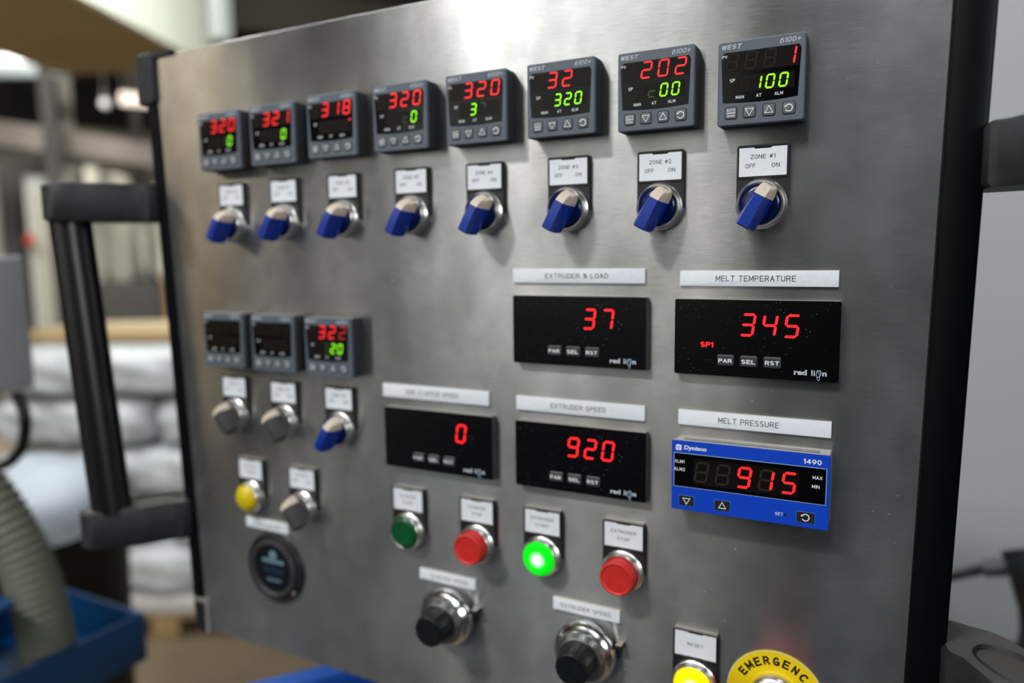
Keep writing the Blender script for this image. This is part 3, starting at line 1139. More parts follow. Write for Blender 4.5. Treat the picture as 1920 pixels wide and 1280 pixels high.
# ------------------------------------------------------------------ black panel meters
def panel_meter(X, Z, digs, sp1, label):
    T = root('panel_meter', label, 'panel meter', X, Z, 'black panel meters')
    if 'pm' not in DIG:
        mb = MB()
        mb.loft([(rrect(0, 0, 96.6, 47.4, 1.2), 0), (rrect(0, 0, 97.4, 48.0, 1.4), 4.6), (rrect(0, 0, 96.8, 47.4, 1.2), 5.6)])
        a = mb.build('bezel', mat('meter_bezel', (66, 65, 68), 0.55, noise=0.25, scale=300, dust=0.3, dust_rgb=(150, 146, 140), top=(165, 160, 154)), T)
        DIG['pm'] = a.data
        mb = MB()
        mb.box(0, 0, 96.6, 47.2, 5.6, 6.0, r=1.2)
        fa = mb.build('display_window', GLOSSB, T, smooth=0)
        DIG['pmf'] = fa.data
    else:
        link('bezel', DIG['pm'], T)
        fa = link('display_window', DIG['pmf'], T)
    for i, c in enumerate(digs):
        x = -16.2 + 12.7 * i
        if c != ' ':
            digit(c, x, 8.6, 6.12, 8.6, 14.2, 1.55, REDL, fa)
    if sp1:
        letter('SP1', -27.8, -4.4, 6.12, 3.4, REDL, fa, w=8, bold=0.02, name='indicator')
    for x, s in ((-16.2, 'PAR'), (-2.4, 'SEL'), (11.4, 'RST')):
        if 'pk' not in DIG:
            mb = MB()
            mb.loft([(rrect(0, 0, 10.2, 6.6, 1.0), 0), (rrect(0, 0, 10.2, 6.6, 1.0), 0.9), (rrect(0, -0.2, 9.2, 5.4, 0.9), 1.5)])
            k = mb.build('key', KEYB, T, loc=(x / 1000, -0.006, -0.0137))
            DIG['pk'] = k.data
        else:
            k = link('key', DIG['pk'], T, (x / 1000, -0.006, -0.0137))
        letter(s, 0, -0.2, 1.58, 2.6, WHITE, k, w=8.2, bold=0.025)
    # maker's word with the looped letter o
    letter('red', 27.3, -18.6, 6.12, 3.3, GREYPR, fa, w=7.2, bold=0.04)
    letter('li', 34.4, -18.6, 6.12, 3.3, GREYPR, fa, w=2.1, bold=0.015)
    letter('n', 40.6, -19.1, 6.12, 2.3, GREYPR, fa, w=2.5, bold=0.04)
    if 'loop' not in DIG:
        mb = MB()
        for (a, b, dx, dz, tw, t) in ((1.35, 2.3, 0, -0.2, -0.25, 0.42), (0.95, 3.2, -0.3, -1.2, 0.12, 0.3)):
            n = 22
            o1, o2 = [], []
            for k in range(n):
                q = 2 * math.pi * k / n
                for lst, kk in ((o1, 0), (o2, t)):
                    x, z = (a - kk) * math.cos(q), (b - kk) * math.sin(q)
                    lst.append((dx + x * math.cos(tw) - z * math.sin(tw), dz + x * math.sin(tw) + z * math.cos(tw)))
            i1 = [mb.pt(x, z, 0) for x, z in o1]
            i2 = [mb.pt(x, z, 0) for x, z in o2]
            for k in range(n):
                mb.f.append((i1[k], i1[(k + 1) % n], i2[(k + 1) % n], i2[k]))
        lo = mb.build('emblem', mat('emblem_print', (165, 195, 225), 0.6), fa, smooth=0, loc=(0.0374, -0.00613, -0.0188))
        DIG['loop'] = lo.data
    else:
        link('emblem', DIG['loop'], fa, (0.0374, -0.00613, -0.0188))
    return T


panel_meter(-117.1, -149.4, '  37', False, 'black rectangular meter reading red 37 under EXTRUDER % LOAD')
panel_meter(-1.6, -150.0, ' 345', True, 'black rectangular meter reading red 345 and SP1 under MELT TEMPERATURE')
panel_meter(-232.4, -238.2, '   0', False, 'black rectangular meter reading a single red 0')
panel_meter(-116.4, -238.6, ' 920', False, 'black rectangular meter reading red 920')

# ------------------------------------------------------------------ blue pressure indicator
T = root('pressure_indicator', 'blue rectangular indicator reading red 915 under MELT PRESSURE', 'pressure meter', -1.5, -236.9)
T.location.y = -0.006
mb = MB()
mb.box(0, 0, 91.6, 43.6, -6, 7.5, r=0.8)
for z in (22.3, -22.3):
    mb.box(0, z, 80, 0.8, 2, 3)
    mb.box(0, z, 80, 0.8, 4.5, 5.5)
mb.build('casing', mat('dusty_grey_casing', (120, 120, 124), 0.6, noise=0.3, scale=250, bump=0.15, top=(196, 192, 186)), T)
mb = MB()
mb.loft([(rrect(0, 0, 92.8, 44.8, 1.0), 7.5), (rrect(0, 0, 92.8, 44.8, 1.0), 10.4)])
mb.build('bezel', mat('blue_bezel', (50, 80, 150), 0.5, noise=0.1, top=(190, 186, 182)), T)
mb = MB()
mb.box(0, 0, 92.4, 44.4, 10.4, 10.8, r=1.0)
FA = mb.build('face_sheet', BLUEF, T, smooth=0)
mb = MB()
mb.box(-0.2, 3.6, 89.6, 22.0, 10.8, 10.85)
mb.build('window_border', mat('border_print', (150, 178, 215), 0.6), FA, smooth=0)
mb = MB()
mb.box(-0.2, 3.6, 88.8, 21.2, 10.85, 10.95)
DW = mb.build('display_window', GLASS, T, smooth=0)
mb = MB()
mb.poly(rect(-1.5, 3.4, 62, 16.5), 0)
mb.build('display_field', FIELD, DW, smooth=0, loc=(0, -0.01099, 0))
for i, c in enumerate('88915'):
    x = -27.4 + 12.85 * i
    if i < 2 or c == '1':
        digit('8', x, 3.4, 11.02, 8.4, 13.4, 1.3, mat('olive_unlit', (38, 36, 29), 0.4), DW, name='unlit_digit')
    if i >= 2:
        digit(c, x, 3.4, 11.08, 8.4, 13.6, 1.6, REDL, DW)
for s, x, z in (('ALM1', -41.3, 9.0), ('ALM2', -41.3, 4.0), ('MAX', 39.6, 8.6), ('MIN', 38.8, 3.2)):
    letter(s, x, z, 11.05, 2.2, WHITE, DW, bold=0.01)
letter('Dynisco', -31.6, 17.9, 10.86, 3.4, WHITE, FA, w=14.2, bold=0.03, shear=0.12)
letter('1490', 36.6, 17.8, 10.86, 3.1, WHITE, FA, w=10.0, bold=0.03)
letter('SET', 19.0, -16.2, 10.86, 1.9, WHITE, FA, bold=0.01)
mb = MB()
mb.poly(rrect(-42.0, 17.9, 3.6, 3.6, 0.7), 10.86)
mb.build('emblem', WHITE, FA, smooth=0)
mb = MB()
tri_icon(mb, -42.2, 17.6, 1.5, 0.3, 10.9, True)
mb.build('emblem_mark', BLUEF, FA, smooth=0)
MB().lathe([(0.95, 10.8), (0.95, 10.86)], 22.6, -16.4, n=14).build('set_hole', BLACKI, FA, smooth=0)
for x, w_, k in ((-36.6, 9.8, 0), (-14.4, 9.8, 1), (33.8, 10.6, 2)):
    mb = MB()
    mb.box(0, 0, w_, 6.9, 0, 0.12, r=0.7)
    kk = mb.build('key', mat('key_outline', (70, 120, 220), 0.5), T, smooth=0, loc=(x / 1000, -0.0108, -0.0161))
    mb = MB()
    mb.box(0, 0, w_ - 0.6, 6.3, 0.1, 0.3, r=0.6)
    mb.build('key_cap', BLACKI, kk, smooth=0)
    mb = MB()
    if k == 0: tri_icon(mb, 0, 0, 2.9, 0.42, 0.36, True)
    if k == 1: tri_icon(mb, 0, 0, 2.9, 0.42, 0.36)
    if k == 2: loop_icon(mb, 0, 0, 2.3, 0.6, 0.36)
    mb.build('key_symbol', WHITE, kk, smooth=0)


# ------------------------------------------------------------------ turns-counting dials
def dial(X, Z, label):
    T = root('turns_dial', label, 'dial', X, Z, 'turns-counting dials')
    if 'dial' not in DIG:
        mb = MB()
        mb.lathe([(18.5, 0), (18.5, 2.5), (22.3, 3.0), (22.8, 4.0), (22.8, 9.5), (22.3, 10.8), (20.6, 12.6), (19.0, 14.0), (18.2, 15.2)], n=64)
        a = mb.build('dial_cup', CHROME, T, smooth=30)
        DIG['dial'] = a.data
        mb = MB()      # fluted scale collar
        n = 120
        rings = []
        for r, h in ((18.0, 15.0), (17.6, 16.5), (15.6, 19.6), (14.6, 20.0)):
            rings.append(([(r * (1 + (0.006 if i % 2 else -0.006)) * math.cos(2 * math.pi * i / n), r * (1 + (0.006 if i % 2 else -0.006)) * math.sin(2 * math.pi * i / n)) for i in range(n)], h))
        mb.loft(rings)
        b = mb.build('scale_collar', SCRATCH, T, smooth=0)
        DIG['collar'] = b.data
        mb = MB()
        rings = []
        n = 72
        for r, h in ((12.6, 19.5), (12.6, 22), (12.0, 32), (11.4, 33.4), (10.2, 34.0)):
            rings.append(([(r * (1 + (0.012 if i % 4 < 2 else -0.012)) * math.cos(2 * math.pi * i / n), r * (1 + (0.012 if i % 4 < 2 else -0.012)) * math.sin(2 * math.pi * i / n)) for i in range(n)], h))
        mb.loft(rings)
        c = mb.build('knob', mat('knob_black', (14, 15, 18), 0.35, noise=0.3, scale=300, dust=0.15), T, smooth=20)
        DIG['dknob'] = c.data
        mb = MB()
        mb.box(24.4, 9.0, 5.0, 3.4, 0, 8, bev=0.6)
        mb.box(22.5, 5.0, 2.6, 12, 0, 3.5)
        d = mb.build('lock_lever', BLACKP, T)
        DIG['lock'] = d.data
    else:
        link('dial_cup', DIG['dial'], T)
        link('scale_collar', DIG['collar'], T)
        link('knob', DIG['dknob'], T)
        link('lock_lever', DIG['lock'], T)
    return T


dial(-226.0, -376.3, 'chrome dial with black centre knob under the STUFFER SPEED plate')
dial(-110.6, -376.6, 'chrome dial with black centre knob under the small EXTRUDER SPEED plate')

# ------------------------------------------------------------------ round hour meter
T = root('hour_meter', 'round black hour meter with recessed face at the lower left of the panel', 'hour meter', -411.0, -373.4)
mb = MB()
mb.lathe([(32.2, 0), (32.4, 1.8), (31.6, 3.2), (29.6, 3.8), (28.0, 3.2), (27.6, 2.0)], n=72)
mb.build('flange', mat('hour_flange', (34, 33, 36), 0.35, noise=0.15, scale=120, dust=0.12), T, smooth=35)
mb = MB()
mb.lathe([(26.8, 2.0), (26.8, 4.6), (25.6, 6.4), (23.4, 6.8), (21.6, 5.6), (21.2, 4.0)], n=72)
mb.build('lens_ring', mat('hour_ring', (58, 56, 60), 0.3, noise=0.1, scale=120), T, smooth=35)
mb = MB()
mb.lathe([(21.2, 3.0), (21.2, 4.4)], n=64)
hf = mb.build('dial_face', mat('hour_face', (8, 14, 22), 0.25), T, smooth=0)
TEAL = mat('pale_teal_print', (112, 142, 158), 0.6)
mb = MB()
mb.poly([(-4.6, 9.6), (3.2, 9.6), (5.2, 12.6), (2.6, 16.4), (-1.4, 16.8), (-3.8, 14.2)], 4.5)
mb.build('emblem', TEAL, hf, smooth=0)
mb = MB()      # the maker's word is too blurred to read: a worn bar of print
for x, w_ in ((-10.2, 4.4), (-5.2, 4.2), (0.0, 4.4), (5.2, 4.2), (10.4, 4.4)):
    mb.poly(rect(x, 6.9, w_, 3.6), 4.5)
mb.build('print_bar', TEAL, hf, smooth=0)
mb = MB()
mb.box(0.5, -1.6, 25, 6.2, 4.4, 4.9, r=0.8)
wn = mb.build('counter_window', mat('counter_window', (26, 42, 56), 0.2), hf, smooth=0)
letter('HOURS', 0.5, -10.6, 4.5, 3.4, TEAL, hf, w=17, bold=0.03)
MB().lathe([(2.3, 3.4), (2.3, 4.4), (1.6, 4.9)], 22.6, -19.2, n=18).build('screw', mat('screw_head', (150, 135, 128), 0.4, 0.7), T)

# ------------------------------------------------------------------ emergency stop
T = root('emergency_stop', 'red mushroom button in a round yellow plate lettered EMERGENCY', 'emergency stop', 16.3, -378.6)
mb = MB()
mb.lathe([(30, 0), (30, 1.0)], n=96)
yp = mb.build('yellow_plate', YELLOW, T, smooth=0)
mb = MB()
n = 96
for i in range(n):
    a, b = 2 * math.pi * i / n, 2 * math.pi * (i + 1) / n
    mb.f.append(tuple(mb.pt(r * math.cos(q), r * math.sin(q), 1.03) for r, q in ((30, a), (29.5, a), (29.5, b), (30, b))))
mb.build('plate_rim', mat('pale_rim', (225, 215, 190), 0.5), yp, smooth=0)
for i, c in enumerate('EMERGENCY'):
    a = math.radians(-58 + 14.6 * i + (0.0 if i < 8 else 0.5))
    o = letter(c, 23.6 * math.sin(a), 23.6 * math.cos(a), 1.06, 5.8, BLACKI, yp, w=(5.2 if c == 'M' else 4.2), bold=0.06)
    o.rotation_euler = (0, a, 0)
for i, c in enumerate('STOP'):
    a = math.radians(180 + 24 - 16 * i)
    o = letter(c, 23.6 * math.sin(a), 23.6 * math.cos(a), 1.06, 5.6, BLACKI, yp, w=4.0, bold=0.03)
    o.rotation_euler = (0, a + math.pi, 0)
mb = MB()
mb.lathe([(15.6, 1.0), (15.6, 4.0), (14.6, 6.5), (12.5, 8.0), (11.0, 8.4), (11, 10)], n=56)
mb.build('collar', ZINC, T, smooth=35)
mb = MB()
mb.lathe([(9.5, 9.5), (9.5, 20), (19.6, 22), (20.2, 24), (20.0, 30), (18.4, 34), (14, 36.8), (7, 38.2), (0.5, 38.5)], n=56)
mb.build('mushroom', MUSH, T, smooth=35)

# ------------------------------------------------------------------ pale cabinet wall to the right and its fitting
tag(wbox('wall_right', -0.18, 2.6, 0.78, 0.86, 0, 2.9, WALLG), kind='structure')
FIT = mat('black_fitting', (26, 28, 32), 0.5, noise=0.2)
T = root('wall_connector', 'black cable gland connector on the pale wall, right of the panel', 'connector', 0, 0)
T.location = (0, 0, 0)
tube('body', [(0.222, 0.60, 0.985), (0.232, 0.59, 0.955), (0.242, 0.60, 0.92)], 0.022, FIT, T, n=20)
tube('nut', [(0.208, 0.60, 0.958), (0.184, 0.60, 0.952)], 0.011, mat('nut_metal', (120, 125, 130), 0.35, 0.8), T, n=8)
tube('stem', [(0.242, 0.60, 0.92), (0.25, 0.63, 0.86), (0.248, 0.68, 0.80), (0.246, 0.78, 0.76)], 0.02, FIT, T, n=18)
tag(tube('cable', [(0.185, 0.60, 0.952), (0.155, 0.60, 0.938), (0.10, 0.62, 0.905), (0.04, 0.66, 0.87), (-0.0, 0.74, 0.86), (-0.0, 0.779, 0.86)], 0.0065, FIT),
    'thin black cable running left from the black connector on the pale wall', 'cable')

# ------------------------------------------------------------------ things standing to the left
GB = mat('grey_painted_box', (160, 163, 166), 0.5, noise=0.06, scale=8)
T = root('junction_box', 'grey metal junction box at the left edge, above the white bundles', 'junction box', 0, 0)
T.location = (-1.2, 0.10, 1.17)
wbox('body', -0.14, 0.165, -0.015, 0.06, 0.0, 0.19, GB, T, bev=0.006)
wbox('lid', -0.145, 0.17, -0.035, -0.016, -0.004, 0.194, GB, T, bev=0.004)
for sx in (-0.12, 0.145):
    for sz in (0.02, 0.18):
        o = tube('screw', [(sx, -0.034, sz), (sx, -0.04, sz)], 0.006, ZINC, T, n=10)
wbox('mounting_rail', -0.14, -0.10, 0.06, 0.085, -1.17, 0.3, mat('rail', (70, 72, 74), 0.5, 0.5), T)
tag(tube('power_cable', [(-1.05, 0.14, 1.163), (-1.04, 0.14, 1.145), (-1.034, 0.14, 1.127), (-1.049, 0.145, 1.099), (-1.076, 0.15, 1.07), (-1.14, 0.15, 1.04), (-1.3, 0.14, 1.02), (-1.34, 0.14, 0.7), (-1.34, 0.14, 0.01)], 0.008, BLACKP),
    'black cable looping down from the grey junction box', 'cable')
HOSE = mat('grey_green_hose', (108, 110, 96), 0.6, noise=0.1, scale=30)
tag(tube('corrugated_hose', [(-1.21, -0.04, 1.22), (-1.09, 0.045, 1.115), (-1.018, 0.07, 1.038), (-0.975, 0.085, 0.961), (-0.957, 0.093, 0.89), (-0.953, 0.10, 0.808)], 0.031, HOSE, n=20, rib=14),
    'ribbed grey-green hose slanting down into the blue tray', 'hose')
BL = mat('blue_painted_steel', (0, 56, 100), 0.42, noise=0.18, scale=12, dust=0.1, dust_rgb=(120, 130, 150), dust_scale=300)
T = root('cable_tray', 'open blue steel tray with upturned sides at the bottom left', 'tray', 0, 0)
T.location = (-1.0, 0.05, 0.76)
wbox('base', -0.16, 0.10, -0.22, 0.16, 0, 0.004, BL, T)
wbox('side_wall', 0.094, 0.10, -0.22, 0.16, 0.004, 0.072, BL, T, bev=0.0015)
wbox('side_wall', -0.16, -0.154, -0.22, 0.16, 0.004, 0.072, BL, T, bev=0.0015)
wbox('end_wall', -0.154, 0.094, 0.154, 0.16, 0.004, 0.072, BL, T, bev=0.0015)
wbox('leg', -0.03, 0.03, -0.03, 0.03, -0.76, 0, BL, T)
T = root('blue_bracket', 'blue upright steel plate at the bottom left corner, beside the tray', 'bracket', 0, 0)
T.location = (-0.90, -0.03, 0.0)
wbox('plate', -0.16, -0.0, 0.028, 0.04, 0.86, 0.925, BL, T, bev=0.002)
wbox('flange', -0.16, -0.0, 0.04, 0.065, 0.918, 0.925, BL, T, bev=0.001)
wbox('post', -0.35, -0.29, 0.0, 0.05, 0, 0.925, BL, T, bev=0.003)
wbox('stay', -0.35, -0.15, 0.03, 0.04, 0.90, 0.925, BL, T, bev=0.001)

# black bin with a white liner
T = root('lined_bin', 'black bin covered by a smooth white sheet, behind the hose', 'bin', 0, 0)
T.location = (-1.50, 0.40, -0.035)
mb = MB(False)
v = []
BB = mat('black_bin', (14, 14, 15), 0.6)
bmn = bmesh.new()
bmesh.ops.create_cone(bmn, cap_ends=True, segments=40, radius1=0.15, radius2=0.17, depth=0.825)
for q in bmn.verts:
    q.co.z += 0.4475
me = bpy.data.meshes.new('bin_body')
bmn.to_mesh(me)
bmn.free()
me.shade_smooth()
me.set_sharp_from_angle(angle=math.radians(40))
me.materials.append(BB)
link('bin_body', me, T)
SHEET = mat('white_sheet', (205, 214, 226), 0.45, noise=0.05, scale=4)
vs, fs = [], []
n, mrg = 48, [(0.0, 0.965), (0.12, 0.962), (0.24, 0.945), (0.32, 0.915), (0.355, 0.88), (0.362, 0.83), (0.366, 0.79)]
for r, z in mrg:
    for k in range(n):
        a = 2 * math.pi * k / n
        wv = 0.012 * math.sin(5 * a + 1) * (r / 0.36) ** 2
        r2_ = (r + wv + 0.001) * 0.52
        vs.append((r2_ * math.cos(a), r2_ * math.sin(a), 0.86 + (z - 0.79) * 0.62 + 0.012 * math.sin(3 * a) * (r / 0.36)))
for i in range(len(mrg) - 1):
    for k in range(n):
        fs.append((i * n + k, i * n + (k + 1) % n, (i + 1) * n + (k + 1) % n, (i + 1) * n + k))
me = bpy.data.meshes.new('sheet')
me.from_pydata(vs, [], fs)
me.shade_smooth()
me.materials.append(SHEET)
link('sheet', me, T)

# pallet with wrapped bundles
WOOD = mat('pallet_wood', (158, 132, 92), 0.75, noise=0.25, scale=12, stretch=(1, 8, 8))
WOOD2 = mat('pale_board', (186, 166, 136), 0.7, noise=0.2, scale=10, stretch=(1, 8, 8))
WRAP = mat('white_wrap', (200, 203, 206), 0.38, noise=0.28, scale=6, bump=0.6)
ca, sa = math.cos(math.radians(27)), math.sin(math.radians(27))
PO = Vector((-2.62, 0.98, 0))       # front left corner of the pallet


def place(o, u, d, z, rot=0):
    o.location = (PO.x + u * ca - d * sa, PO.y + u * sa + d * ca, z)
    o.rotation_euler = (0, 0, math.radians(27) + rot)


T = root('pallet', 'wooden pallet under the white wrapped bundles', 'pallet', 0, 0)
place(T, 0.75, 0.5, 0)
for x in (-0.85, -0.28, 0.28, 0.85):
    wbox('runner', x - 0.05, x + 0.05, -0.5, 0.5, 0.0, 0.075, WOOD, T, bev=0.004)
for k in range(7):
    y = -0.44 + k * 0.147
    wbox('board', -0.95, 0.95, y - 0.055, y + 0.055, 0.076, 0.096, WOOD, T, bev=0.003)
T = wbox('cover_board', -0.95, 0.95, -0.5, 0.5, 0, 0.05, mat('grey_cover_board', (196, 194, 190), 0.6, noise=0.05), None, bev=0.004)
tag(T, 'pale grey flat board lying on the pallet under the bundles', 'board')
place(T, 0.75, 0.5, 0.098)


def bundle(seed, w_, d_, h_):
    rnd = random.Random(seed)
    bm = bmesh.new()
    bmesh.ops.create_cube(bm, size=1)
    bmesh.ops.subdivide_edges(bm, edges=bm.edges[:], cuts=9, use_grid_fill=True)
    ph = [rnd.uniform(0, 6.3) for _ in range(9)]
    for q in bm.verts:
        x, y, z = q.co * 2
        e = 7.0
        nn = (abs(x) ** e + abs(y) ** e + abs(z) ** e) ** (1 / e)
        mx_ = max(abs(x), abs(y), abs(z))
        s = mx_ / nn
        x, y, z = x * s, y * s, z * s
        dz = 0.06 * math.sin(4 * x + ph[0]) * math.cos(3 * y + ph[1]) + 0.03 * math.sin(11 * x + 5 * z + ph[2])
        dy = 0.03 * math.sin(9 * x + ph[3]) + 0.035 * math.sin(5 * z + 12 * x + ph[4]) + 0.02 * math.sin(23 * x - 7 * z + ph[5])
        q.co = Vector((x * w_ / 2, (y + dy * (1 if y < 0 else -1)) * d_ / 2, (z * 0.99 + dz * (0.3 if z < 0 else 0.7) * (1 if abs(z) > 0.5 else 0.3)) * h_ / 2))
    me = bpy.data.meshes.new('wrapped_bundle')
    bm.to_mesh(me)
    bm.free()
    me.shade_smooth()
    me.materials.append(WRAP)
    return me


LH = 0.172
names = ['bottom', 'second', 'third', 'fourth', 'top']
for lay in range(5):
    cols = 2 if lay % 2 == 0 else 3
    wd_ = 1.84 / cols
    for c in range(cols):
        o = link('wrapped_bundle', bundle(lay * 7 + c, wd_, 0.94, LH), None)
        pos = {2: ['left', 'right'], 3: ['left', 'middle', 'right']}[cols][c]
        tag(o, 'white plastic wrapped bundle, %s one in the %s layer of the pallet stack' % (pos, names[lay]), 'bundle', 'wrapped bundles on the pallet')
        place(o, -0.17 + wd_ * (c + 0.5), 0.5, 0.152 + LH * (lay + 0.5) + 0.008 * lay)
for k in range(3):
    o = wbox('timber_board', -0.9, 0.9, -0.06, 0.06, 0, 0.032, WOOD2 if k else WOOD, None, bev=0.004)
    tag(o, ['ochre timber board lying at the front of the white stack', 'pale timber board in the middle on top of the white stack',
            'pale timber board at the back on top of the white stack'][k], 'board', 'timber boards on the stack')
    place(o, 0.75 + 0.03 * k, 0.22 + 0.24 * k, 0.152 + 5 * (LH + 0.008) + 0.004, rot=0.06 * (k - 1))

# hall machinery, out of focus in the distance
DARK = mat('dark_machine', (44, 42, 40), 0.6, noise=0.3, scale=3)
GREYM = mat('grey_machine', (106, 104, 98), 0.6, noise=0.2, scale=4)
CRM = mat('cream_tank', (232, 229, 216), 0.6, noise=0.08, scale=4)
OCH = mat('ochre_guard', (150, 112, 52), 0.6, noise=0.2, scale=5)
AX = math.radians(57)


def far(u, d, z):      # u along the machine row (metres), d away from the aisle
    return (-5.97 + 0.53 * u - 0.83 * d, 2.86 + 0.83 * u + 0.53 * d, z)


def fbox(name, u0, u1, d0, d1, z0, z1, m, parent=None, bev=0.0):
    o = wbox(name, 0, u1 - u0, 0, d1 - d0, z0, z1, m, None, bev)
    o.location = far(u0, d0, 0)
    o.rotation_euler = (0, 0, AX)
    if parent:
        o.parent = parent
    return o


def tank(u, d, r, z0, z1, label, m=CRM):
    T = bpy.data.objects.new('storage_tank', None)
    COL.objects.link(T)
    tag(T, label, 'tank', 'pale tanks in the far machine row')
    T.location = far(u, d, 0)
    bm = bmesh.new()
    prof = [(r * 0.35, z0), (r, z0 + 0.18), (r, z1 - 0.1), (r * 0.7, z1 - 0.02), (r * 0.3, z1)]
    mbx = MB(False)
    vs, fs = [], []
    n = 28
    for rr, z in prof:
        for k in range(n):
            vs.append((rr * math.cos(2 * math.pi * k / n), rr * math.sin(2 * math.pi * k / n), z))
    for i in range(len(prof) - 1):
        for k in range(n):
            fs.append((i * n + k, i * n + (k + 1) % n, (i + 1) * n + (k + 1) % n, (i + 1) * n + k))
    fs.append(tuple(range(n))[::-1])
    fs.append(tuple(range((len(prof) - 1) * n, len(prof) * n)))
    me = bpy.data.meshes.new('tank_body')
    me.from_pydata(vs, [], fs)
    me.shade_smooth()
    me.set_sharp_from_angle(angle=math.radians(50))
    me.materials.append(m)
    link('tank_body', me, T)
    for k in range(3):
        a = 2.1 * k + 0.4
        wbox('leg', r * 0.8 * math.cos(a) - 0.02, r * 0.8 * math.cos(a) + 0.02, r * 0.8 * math.sin(a) - 0.02, r * 0.8 * math.sin(a) + 0.02, 0, z0 + 0.3, GREYM, T)
    return T


tank(0.62, 0.85, 0.07, 0.95, 2.28, 'slim cream pipe-like tank in the far row, left of the wider tanks')
tank(0.80, 1.15, 0.16, 1.05, 2.15, 'pale tank in the far row, middle one')
tank(1.22, 0.95, 0.15, 1.05, 2.05, 'pale tank in the far row nearest the control panel edge')
tank(0.99, 0.82, 0.05, 1.2, 1.85, 'small pale canister between the wider far tanks')
T = fbox('electrical_cabinet', 0.12, 0.45, 0.2, 0.6, 0, 2.02, mat('pale_cabinet', (178, 182, 180), 0.6), None, 0.01)
tag(T, 'pale blue-grey cabinet in the far row behind the black handle', 'cabinet')
fbox('door', 0.14, 0.43, 0.18, 0.2, 0.1, 1.9, mat('pale_cabinet2', (160, 160, 148), 0.6), None, 0.005).parent = None
d_ = bpy.data.objects[[o.name for o in bpy.data.objects if o.name.startswith('door')][-1]]
d_.parent = T
d_.matrix_parent_inverse = T.matrix_basis.inverted()
T = fbox('extruder_machine', 0.5, 1.75, 0.0, 0.7, 0, 1.16, DARK, None, 0.02)
tag(T, 'dark grey machine body below the pale tanks in the far row', 'machine')
T = fbox('machine_guard', 1.05, 1.6, -0.35, -0.1, 0, 1.26, OCH, None, 0.02)
tag(T, 'ochre yellow machine guard in front of the far tanks', 'machine guard')
T = fbox('machine_hood', -0.5, 0.2, 0.8, 1.4, 0, 2.35, DARK, None, 0.02)
tag(T, 'tall dark machine at the far left behind the cabinet', 'machine')
for k, (u, d, w2, m) in enumerate(((0.28, -0.2, 0.1, DARK), (1.0, 1.5, 0.09, DARK), (0.40, 1.0, 0.1, GREYM), (-0.12, -0.3, 0.09, GREYM), (1.36, 0.8, 0.12, DARK))):
    T = fbox('steel_column', u, u + w2, d, d + 0.1, 0, 5.0 if k != 3 else 3.0, m)
    tag(T, ['dark steel column beside the pale cabinet', 'dark steel column between the far tanks', 'grey steel column behind the slim cream tank',
            'grey steel column at the far left edge', 'dark steel column next to the control panel edge'][k], 'column', 'steel columns of the hall')
T = fbox('conveyor_beam', -0.7, 1.9, 0.0, 0.25, 2.28, 2.46, mat('beam_grey', (120, 112, 108), 0.6, noise=0.2, scale=3))
tag(T, 'grey overhead conveyor beam above the far tanks', 'beam')
T.rotation_euler = (0, math.radians(6), AX)
T = fbox('lower_beam', -0.6, 0.9, 0.1, 0.3, 2.12, 2.2, GREYM)
tag(T, 'thin grey lower beam running above the pale cabinet', 'beam')
T = fbox('back_partition', -2.5, 3.5, 2.2, 2.3, 0, 2.7, mat('partition', (92, 88, 78), 0.8, noise=0.4, scale=2.5))
tag(T, kind='structure')
T.name = 'wall_partition'
T = fbox('work_light', 0.82, 1.06, -0.3, -0.25, 2.54, 2.63, mat('warm_diffuser', (240, 225, 210), 0.5, emit=(255, 236, 222), strength=0.95), None, 0.01)
tag(T, 'warm white rectangular work light near the top left of the panel', 'lamp')
wbox('hanger', 0.02, 0.03, 0.02, 0.03, 2.62, 5.0, GREYM, T)
wbox('hanger', 0.20, 0.21, 0.02, 0.03, 2.62, 5.0, GREYM, T)
T = root('indicator_lamp', 'small round pale lamp on the overhead beam left of the work light', 'lamp', 0, 0)
T.location = far(0.72, -0.15, 2.56)
bm = bmesh.new()
bmesh.ops.create_uvsphere(bm, u_segments=16, v_segments=10, radius=0.035)
me = bpy.data.meshes.new('bulb')
bm.to_mesh(me)
bm.free()
me.shade_smooth()
me.materials.append(mat('pale_bulb', (220, 220, 220), 0.4, emit=(240, 240, 245), strength=0.55))
link('bulb', me, T)
tube('socket', [(0, 0, 0.03), (0, 0, 0.09)], 0.02, GREYM, T, n=12)
tube('cord', [(0, 0, 0.08), (0, 0, 2.44)], 0.005, GREYM, T, n=8)
T = fbox('red_sign', 0.10, 0.16, 0.1, 0.14, 1.48, 1.56, mat('red_tag', (190, 40, 36), 0.5), None, 0.01)
tag(T, 'small red tag hanging on the pale cabinet', 'tag')

# overhead box duct and lamps
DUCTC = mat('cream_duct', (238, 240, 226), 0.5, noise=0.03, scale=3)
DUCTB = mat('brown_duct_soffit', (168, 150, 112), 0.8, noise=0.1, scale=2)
T = bpy.data.objects.new('box_duct', None)
COL.objects.link(T)
tag(T, 'large overhead box with bright cream side and brown underside, top left', 'duct')
T.location = (-3.85, 2.82, 2.6)
T.rotation_euler = (0, 0, math.radians(24.0))
wbox('side_panel', -0.04, 0.0, -3.2, 0.60, 0.0, 1.2, DUCTC, T)
wbox('soffit', -1.1, -0.041, -3.2, 0.42, 0.0, 0.03, DUCTB, T)
wbox('end_panel', -1.1, -0.041, 0.38, 0.42, 0.031, 1.2, DUCTC, T)
wbox('rib', 0.0, 0.025, 0.50, 0.56, 0.0, 1.2, mat('duct_rib', (205, 210, 205), 0.5), T)
wbox('hanger', -0.5, -0.46, -0.02, 0.02, 1.2, 2.4, GREYM, T)
wbox('hanger', -0.5, -0.46, -2.2, -2.16, 1.2, 2.4, GREYM, T)
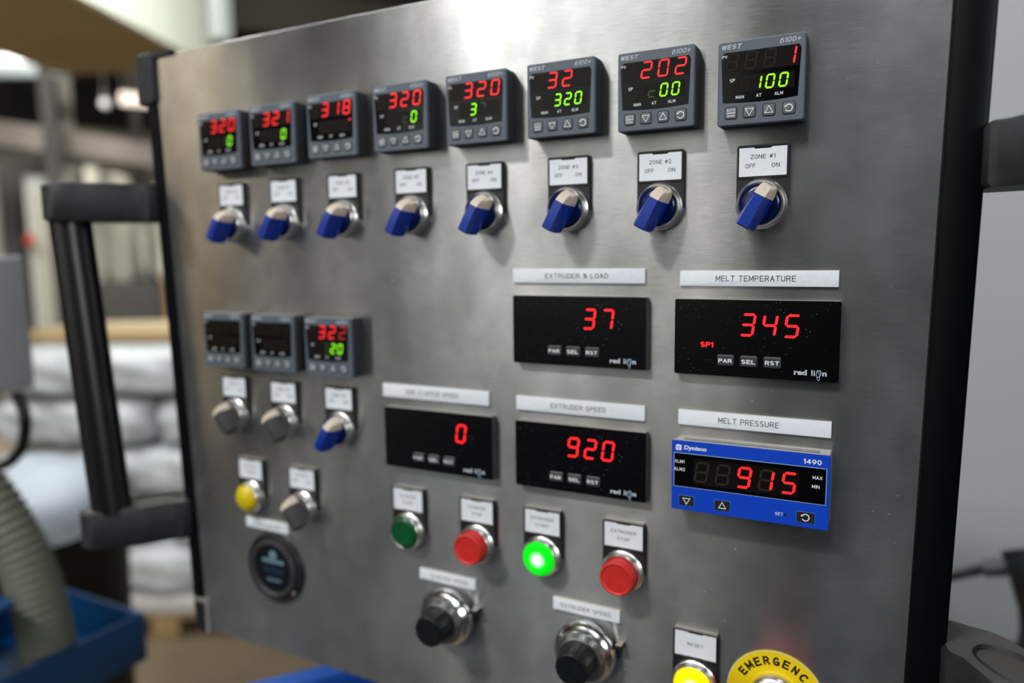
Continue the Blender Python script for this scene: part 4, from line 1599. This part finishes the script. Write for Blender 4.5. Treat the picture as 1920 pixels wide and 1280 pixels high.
T = wbox('vent_riser', -0.05, 0.05, -0.05, 0.05, 0, 2.2, mat('riser_grey', (150, 154, 154), 0.5), None, 0.01)
tag(T, 'narrow pale grey vertical riser beside the bright overhead box', 'duct')
T.location = (-3.51, 2.78, 2.62)
TUBEE = mat('lit_tube', (255, 255, 255), 0.5, emit=(250, 252, 255), strength=3.5)
for k, (x, y, z, L_, em) in enumerate(((-6.83, 3.93, 3.19, 1.6, True), (-6.06, 3.52, 2.9, 1.6, False))):
    T = bpy.data.objects.new('tube_light', None)
    COL.objects.link(T)
    tag(T, ['lit white tube light hanging at the upper left', 'unlit grey light housing just below the lit tube'][k], 'lamp', 'hanging tube lights')
    T.location = (x, y, z)
    T.rotation_euler = (0, 0, math.radians(30))
    wbox('housing', -L_, 0, -0.05, 0.05, 0.02 if em else -0.05, 0.12 if em else 0.06, GREYM if em else mat('grey_blue_housing', (128, 140, 146), 0.5), T, 0.01)
    if em:
        wbox('diffuser', -L_, 0, -0.06, 0.06, -0.07, 0.018, TUBEE, T, 0.02)
    wbox('hanger', -0.8, -0.78, -0.01, 0.01, 0.1, 5.0 - z, GREYM, T)
for k, (a, b) in enumerate((((-9, 2.0), (-4.5, 6.6)), ((-8.0, 5.5), (-3.2, 5.0)))):
    T = wbox('roof_beam', 0, (Vector(b) - Vector(a)).length, -0.12, 0.12, 3.6 + 0.5 * k, 4.0 + 0.5 * k, mat('dark_beam', (40, 36, 28), 0.8))
    T.location = (a[0], a[1], 0)
    T.rotation_euler = (0, 0, math.atan2(b[1] - a[1], b[0] - a[0]))
    tag(T, ['dark roof beam above the tube lights', 'dark roof beam crossing behind the overhead box'][k], 'beam', 'roof beams')

# blue stand under the panel
BS = mat('bright_blue_tube', (4, 82, 176), 0.35, noise=0.08, scale=20)
T = bpy.data.objects.new('panel_stand', None)
COL.objects.link(T)
tag(T, 'blue square-tube stand reaching out under the lower left of the panel', 'stand')
T.location = (-0.50, 0.16, 0)


def sq(name, a, b, s, m, parent):
    a, b = Vector(a), Vector(b)
    L_ = (b - a).length
    bm = bmesh.new()
    bmesh.ops.create_cube(bm, size=1)
    for q in bm.verts:
        q.co = Vector((q.co.x * L_ + L_ / 2, q.co.y * s, q.co.z * s))
    bmesh.ops.bevel(bm, geom=bm.edges[:], offset=0.004, segments=2, affect='EDGES')
    me = bpy.data.meshes.new(name)
    bm.to_mesh(me)
    bm.free()
    me.materials.append(m)
    o = link(name, me, parent)
    o.location = a
    d = (b - a)
    o.rotation_euler = (0, -math.atan2(d.z, math.hypot(d.x, d.y)), math.atan2(d.y, d.x))
    return o


sq('arm', (0.06, 0.03, -0.0 + 0.87), (-0.13, -0.19, 0.86), 0.035, BS, T)
sq('arm', (0.20, 0.03, 0.845), (0.0, -0.16, 0.80), 0.04, BS, T)
sq('crossbar', (-0.02, 0.05, 0.84), (0.5, 0.05, 0.84), 0.05, BS, T)
sq('post', (0.3, 0.07, 0.0), (0.3, 0.07, 1.0), 0.06, BS, T)
